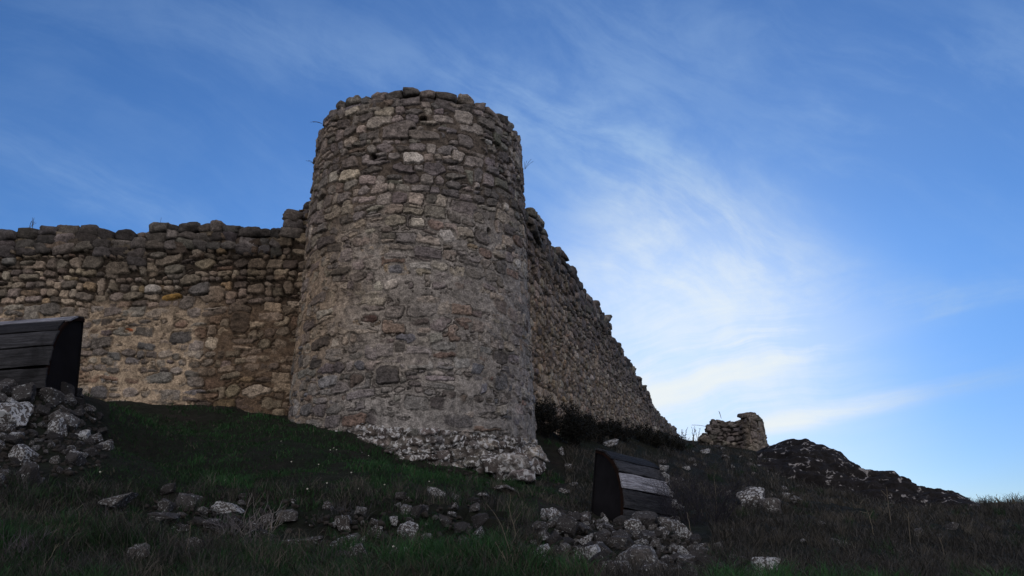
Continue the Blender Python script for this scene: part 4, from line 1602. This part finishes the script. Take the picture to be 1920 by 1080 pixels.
def grow(n, y0, y1, seed, kind):
    r = np.random.default_rng(seed)
    x, y = samp(n, y0, y1, seed, 1.0 if kind == 'green' else .8)
    m, px, py = stone_mask(x, y)
    right = sstep(900, 1250, px)                      # drier slope on the right
    patch = fbm(x / .9, y / .9, seed=seed % 7 + 60, oct=3)
    if kind == 'green':
        p = m * (1 - .72 * right) * (0.65 + .35 * sstep(-.4, .2, patch))
    else:
        p = m * (.10 + .9 * right) * (.35 + .65 * sstep(-.3, .3, patch)) + m * .25 * np.exp(-((py - 935) / 22.) ** 2) * (px < 950)
    k = r.random(n) < p
    x, y, px, py, patch, right = x[k], y[k], px[k], py[k], patch[k], right[k]
    n = len(x)
    clump = fbm(x / .22, y / .22, seed=33, oct=2)
    dist = y
    if kind == 'green':
        h = (.05 + .08 * sstep(-.3, .5, clump) * sstep(-.5, .4, patch)) * r.uniform(.4, 1.6, n) * (1 + 1.0 * sstep(7.2, 5.6, dist))
        w = np.clip(dist * .0009, .004, .016) * r.uniform(.7, 1.3, n)
        g = r.random(n)[:, None]
        bright = (1 + .9 * sstep(.0, .5, patch) + .9 * sstep(7.5, 5.5, dist) * sstep(-.2, .3, patch))[:, None]
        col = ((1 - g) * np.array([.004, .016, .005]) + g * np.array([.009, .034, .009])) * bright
        p2 = fbm(x / 1.3, y / 1.0, seed=44, oct=3)
        dry = (r.random(n) < .06 + .5 * sstep(.05, .4, p2) * sstep(14, 9, dist))[:, None]
        h = h * (1 - .5 * sstep(.1, .5, -p2))
        col = np.where(dry, np.array([.040, .038, .030]) * (.6 + g), col)
        lean = .7
    else:
        h = (.07 + .13 * sstep(-.2, .5, clump)) * r.uniform(.4, 1.7, n) * (1 + .5 * sstep(14, 30, dist))
        w = np.clip(dist * .0007, .003, .014) * r.uniform(.7, 1.3, n)
        g = r.random(n)[:, None]
        col = (1 - g) * np.array([.010, .012, .010]) + g * g * np.array([.052, .050, .050])
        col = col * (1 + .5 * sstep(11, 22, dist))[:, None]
        lean = .8
    return x, y, h, w, lean, col


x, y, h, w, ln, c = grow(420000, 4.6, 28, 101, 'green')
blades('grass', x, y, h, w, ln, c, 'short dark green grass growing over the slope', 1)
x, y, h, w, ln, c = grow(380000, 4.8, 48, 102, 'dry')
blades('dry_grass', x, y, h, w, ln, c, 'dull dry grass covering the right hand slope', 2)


def tussocks(n, seed):
    r = np.random.default_rng(seed)
    x, y = samp(n, 5, 34, seed, .9)
    m, px, py = stone_mask(x, y)
    k = r.random(n) < m * (.35 + .65 * sstep(700, 1250, px)) * (1 - .8 * ((py < 905) & (px < 1000)))
    x, y, px = x[k], y[k], px[k]
    per = 42
    s_ = np.repeat(r.uniform(.5, 1.4, len(x)) * (1 + .3 * sstep(12, 25, y)), per)
    tone = np.repeat(r.random(len(x)), per)
    pxr = np.repeat(px, per)
    x, y = np.repeat(x, per), np.repeat(y, per)
    x, y = x + r.normal(0, .045, len(x)) * s_, y + r.normal(0, .045, len(y)) * s_
    h = .20 * s_ * r.uniform(.4, 1.2, len(x))
    w = np.clip(y * .0006, .003, .011) * r.uniform(.7, 1.3, len(x))
    g = (tone[:, None] * .7 + r.random(len(x))[:, None] * .3)
    dry = np.array([.018, .018, .015]) + g ** 2 * np.array([.075, .070, .062])
    green = np.array([.006, .020, .007]) + g * np.array([.014, .040, .012])
    isg = (tone < .45 - .35 * sstep(900, 1250, pxr))[:, None]
    blades('tall_grass', x, y, h, w, .9, np.where(isg, green, dry), 'ragged tussocks of longer grass, some green, some bleached', seed)


tussocks(2600, 77)


# ------------------------------------------------------------------ shrubs, stalks, tufts
def twig_tree(r, p, d, L, rad, depth, out, spread=.6, up=.15):
    n = 5
    pts = [p]
    for k in range(n):
        d = d + r.normal(0, .16, 3) + np.array([0, 0, up * .25])
        d = d / np.linalg.norm(d)
        pts.append(pts[-1] + d * L / n)
    out.append((np.array(pts), np.linspace(rad, rad * .45, n + 1)))
    if depth:
        for k in range(r.integers(2, 5)):
            i = r.integers(1, n + 1)
            nd = d + r.normal(0, spread, 3)
            nd[2] = abs(nd[2]) * .7 + up
            twig_tree(r, pts[i], nd / np.linalg.norm(nd), L * r.uniform(.5, .8), rad * .6, depth - 1, out, spread, up)


def shrub(name, px, py, width, height, stems, col, label, cat, seed, leaf=None, rad=.006, depth=2, group=None, deep=.5, spread=.6, Y=None):
    p0 = hit(px, py) if Y is None else un(px, py, Y)
    if p0 is None:
        return
    r = np.random.default_rng(seed)
    segs = []
    for k in range(stems):
        a, q = r.uniform(0, 2 * math.pi), math.sqrt(r.random()) * .5
        b = np.array([p0[0] + math.cos(a) * q * width * .8, p0[1] + math.sin(a) * q * width * deep, 0])
        b[2] = float(ground(b[0], b[1])) - .03
        d = np.array([math.cos(a) * q * 1.1, math.sin(a) * q * .8, 1.0])
        twig_tree(r, b, d / np.linalg.norm(d), height * r.uniform(.4, .75), rad, depth, segs, spread)
    vs_, fs, cs, n = [], [], [], 0
    for pts, rd in segs:
        v, f = tube_np(pts, rd, 3)
        vs_.append(v)
        fs.append(f + n)
        n += len(v)
        cs.append(np.tile(np.array(col) * r.uniform(.6, 1.4), (len(v), 1)))
    root = mesh_np('branches' if leaf else name, np.concatenate(vs_), [np.concatenate(fs)], M_TWIG, np.concatenate(cs))
    if not leaf:
        return tag(root, label, cat, group)
    t = thing(name, (float(p0[0]), float(p0[1]), float(p0[2])), label, cat, group)
    root.parent = t
    root.matrix_parent_inverse = Matrix.Translation(-t.location)
    lc, per, sz = leaf
    ends = np.concatenate([s[0][1:] for s in segs])
    ends = ends[r.integers(0, len(ends), per)]
    c = ends + r.normal(0, .03, ends.shape)
    a, b = r.normal(0, 1, (per, 3)), r.normal(0, 1, (per, 3))
    a /= np.linalg.norm(a, axis=1)[:, None]
    b = np.cross(a, b)
    b /= np.linalg.norm(b, axis=1)[:, None]
    s = sz * r.uniform(.6, 1.4, (per, 1))
    V = np.stack([c - a * s, c - b * s * .45, c + a * s, c + b * s * .45], 1).reshape(-1, 3)
    cc = np.repeat(np.array(lc)[None] * r.uniform(.5, 1.6, (per, 1)), 4, axis=0)
    mesh_np('foliage', V, [np.arange(per * 4).reshape(-1, 4)], M_GRASS, cc, t, smooth=False)
    return t


GBUSH = 'dark bushes against the foot of the right wall'
shrub('bush', 1030, 815, 1.8, .85, 60, (.010, .008, .008), 'dark leafless bush in the corner between tower and right wall', 'bush', 1, leaf=((.005, .006, .005), 16000, .022), group=GBUSH)
shrub('bush', 1085, 815, 1.8, .58, 50, (.018, .014, .012), 'dark bush in the middle along the foot of the right wall', 'bush', 2, leaf=((.005, .006, .005), 13000, .022), group=GBUSH)
shrub('bush', 1135, 818, 1.9, .55, 40, (.020, .016, .014), 'low dark bush at the right wall above the plank cover', 'bush', 3, leaf=((.006, .007, .006), 11000, .022), group=GBUSH)
shrub('bush', 1215, 832, 2.6, .55, 36, (.020, .016, .014), 'low scrub near the far end of the right wall', 'bush', 4, leaf=((.007, .008, .006), 9000, .025), group=GBUSH)
shrub('thorn_bush', 1305, 985, 1.1, .95, 60, (.016, .016, .024), 'bluish dark tangle of thorn bush right of the plank cover', 'bush', 5, rad=.0045, depth=3, spread=.8)
shrub('dead_shrub', 478, 1022, .22, .42, 9, (.12, .115, .115), 'dead grey forked shrub with curling tips in front of the bank stones', 'shrub', 6, rad=.009, depth=2, group='dead grey shrubs in the bank', spread=.5)
shrub('dead_shrub', 437, 1016, .22, .30, 18, (.075, .075, .085), 'bushier bluish grey dead shrub left of the forked one', 'shrub', 7, rad=.005, depth=2, group='dead grey shrubs in the bank', spread=.35)
shrub('lavender_tuft', 22, 1050, .5, .26, 40, (.065, .062, .075), 'greyish lavender-like tuft at the lower left edge', 'plant', 8, rad=.003, depth=1, spread=.3)
shrub('lavender_tuft', 640, 962, .7, .2, 60, (.045, .045, .052), 'wide bluish grey tuft on the bank above the upright white stone', 'plant', 9, rad=.003, depth=1, spread=.3)
shrub('lavender_tuft', 1500, 905, 1.5, .2, 30, (.040, .036, .032), 'brownish tuft at the foot of the dark outcrop', 'plant', 10, rad=.006, depth=1, spread=.4)


def stalk(px, py, hpx, lean, label, seed, name='dry_stalk', group=None, col=(.11, .10, .08), Y=None, thick=1.0, brush=0):
    p = hit(px, py) if Y is None else un(px, py, Y)
    if p is None:
        return
    r = np.random.default_rng(seed)
    s = zc_of(p) / FPX
    L = hpx * s * 1.03
    q = np.linspace(0, 1, 9)
    pts = np.stack([p[0] + lean * L * q ** 1.6 + r.normal(0, .004, 9), p[1] + .05 * q * L, p[2] - .03 + L * q], -1)
    parts = [tube_np(pts, np.linspace(.6, .3, 9) * s * thick * 1.3, 3)]
    for k in range(brush):
        b = pts[r.integers(4, 9)]
        d = np.array([r.normal(0, .5) + lean * .5, r.normal(0, .3), r.uniform(.3, 1)])
        e = b + d / np.linalg.norm(d) * L * r.uniform(.1, .3)
        parts.append(tube_np(np.linspace(b, e, 3), s * .4, 3))
    n, V, Fc = 0, [], []
    for v, f in parts:
        V.append(v)
        Fc.append(f + n)
        n += len(v)
    V = np.concatenate(V)
    o = mesh_np(name, V, [np.concatenate(Fc)], M_TWIG, np.tile(col, (len(V), 1)))
    return tag(o, label, 'plant', group)


GST = 'tall dry stalks in the grass'
for k, (px, py, hp, ln_, lab) in enumerate([
        (962, 1060, 100, -.35, 'tall thin dry stalk leaning left, left of the right rubble heap'), (955, 1072, 60, -.45, 'shorter stalk leaning left beside the tall one'),
        (972, 1050, 110, -.2, 'tallest pale stalk in the dark grass left of the right heap'), (950, 1030, 45, .05, 'short upright stalk between the tall stalks'),
        (560, 1030, 42, -.05, 'thin stalk behind the broad flat stone'), (512, 1000, 50, .35, 'curved stalk rising right of the dead shrub'),
        (345, 1052, 60, .05, 'pale stalk in the lower left grass'), (502, 1025, 46, .02, 'stalk with a bent top right of the dead shrubs'),
        (1672, 985, 70, .02, 'tall dry stalk on the right slope'), (1640, 1010, 55, -.1, 'dry stalk left of the tallest one on the right slope'), (1708, 1020, 60, .08, 'dry stalk right of the tallest one on the right slope'),
        (1775, 1060, 50, -.05, 'thick dry seed head near the lower right corner'), (1570, 1078, 22, -.3, 'bright short stalk on the bottom edge at the right'), (1345, 965, 70, .0, 'thin stalk in front of the thorn bush'),
        (80, 1075, 60, .3, 'pale stalk leaning right in the lower left corner'), (1295, 1000, 40, -.1, 'thin stalk at the foot of the thorn bush')]):
    stalk(px, py, hp, ln_, lab, k, group=GST, brush=2 if hp > 45 else 0)
GSK = 'grass stems standing against the sky on the ridge'
rs = random.Random(9)
for k in range(46):
    px = rs.choice([rs.uniform(1820, 1850), rs.uniform(1868, 1920), rs.uniform(1868, 1920), rs.uniform(1278, 1310), rs.uniform(1790, 1920)])
    gy = np.interp(px, [1278, 1310, 1780, 1860, 1920], [822, 832, 925, 950, 944])
    Yk = 44 if px < 1400 else 25
    p = un(px, gy, Yk)
    z = float(ground(p[0], p[1]))
    pyk = float(px_of(p[0], p[1], z)[1])
    lab = 'dry grass stem against the sky left of the ruined turret' if px < 1400 else 'dry grass stem against the sky at the far right'
    stalk(px, pyk, rs.uniform(10, 26), rs.uniform(-.4, .4), lab, k + 50, name='grass_stem', group=GSK + (' left of the turret' if px < 1400 else ' at the right'), col=(.07, .065, .05), Y=Yk, thick=.9, brush=3)
# twigs sprouting from the masonry
for k, (px, py, Y, dx, dz, lab) in enumerate([(588, 312, 16.9, -.16, .10, 'tiny twig sticking out of the left edge of the tower'), (600, 233, 17.0, -.2, .04, 'thin twig at the left end of the tower rim'),
                                             (1322, 800, 39.6, -.55, .06, 'bare twig reaching left from the ruined turret'), (984, 312, 16.9, .05, .16, 'dark grass tuft on the right edge of the tower'),
                                             (62, 424, 17.0, -.02, .18, 'dry weed on the top of the left wall'), (55, 424, 17.0, .06, .14, 'second dry weed on the top of the left wall, left of the first'),
                                             (1352, 782, 40, -.06, .25, 'dry weed on the top of the ruined turret'), (301, 416, 17.1, .0, .14, 'single stem on the coping of the left wall')]):
    r = np.random.default_rng(k)
    p = un(px, py, Y)
    V, Fc, n = [], [], 0
    for j in range(4 if k not in (7, 2) else 1):
        q = np.linspace(0, 1, 5)[:, None]
        e = np.array([dx + r.normal(0, .03), r.normal(0, .02), dz + r.normal(0, .02)])
        pts = p + np.array([-.08 * np.sign(dx) if abs(dx) > .1 else 0, 0, -.08 if dz > .1 else 0]) + e * q * 1.4 + np.c_[np.zeros(5), np.zeros(5), .03 * np.sin(np.linspace(0, 3, 5))]
        v, f = tube_np(pts, .004 if Y < 20 else .012, 3)
        V.append(v)
        Fc.append(f + n)
        n += len(v)
    V = np.concatenate(V)
    tag(mesh_np('twig', V, [np.concatenate(Fc)], M_TWIG, np.tile((.05, .045, .04), (len(V), 1))), lab, 'plant')


# small white flowers in the lawn
def flower_mesh():
    bm = bmesh.new()
    for k in range(7):
        a = k / 7 * 2 * math.pi
        c, s = math.cos(a), math.sin(a)
        q = [(.004 * c, .004 * s, .1), (.016 * c - .006 * s, .016 * s + .006 * c, .104), (.024 * c, .024 * s, .102), (.016 * c + .006 * s, .016 * s - .006 * c, .104)]
        bm.faces.new([bm.verts.new(p) for p in q])
    for k in range(3):
        a, b = k / 3 * 2 * math.pi, (k + 1) / 3 * 2 * math.pi
        bm.faces.new([bm.verts.new(p) for p in [(.002 * math.cos(a), .002 * math.sin(a), 0), (.002 * math.cos(b), .002 * math.sin(b), 0), (.0, 0, .1)]])
    me = bpy.data.meshes.new('flower')
    bm.to_mesh(me)
    bm.free()
    me.materials.append(plain_mat('white petals', (.45, .45, .42), (.55, .55, .5), 30))
    return me


fm = flower_mesh()
for px, py in [(659, 892), (674, 925), (625, 848), (632, 850), (619, 849), (597, 877), (580, 928), (612, 915), (720, 915), (805, 913), (424, 906), (189, 895), (530, 835), (548, 872), (690, 862), (742, 1040), (664, 1040), (1880, 1075)]:
    p = hit(px, py)
    o = bpy.data.objects.new('daisy', fm)
    scene.collection.objects.link(o)
    o.location = (p[0], p[1], p[2] - .01)
    o.scale = (.5, .5, .8)
    o.rotation_euler = (R(45) + rs.uniform(-.3, .3), rs.uniform(-.3, .3), 0)
    tag(o, 'tiny white flower in the dark grass below the tower', 'flower', 'tiny white flowers in the grass')
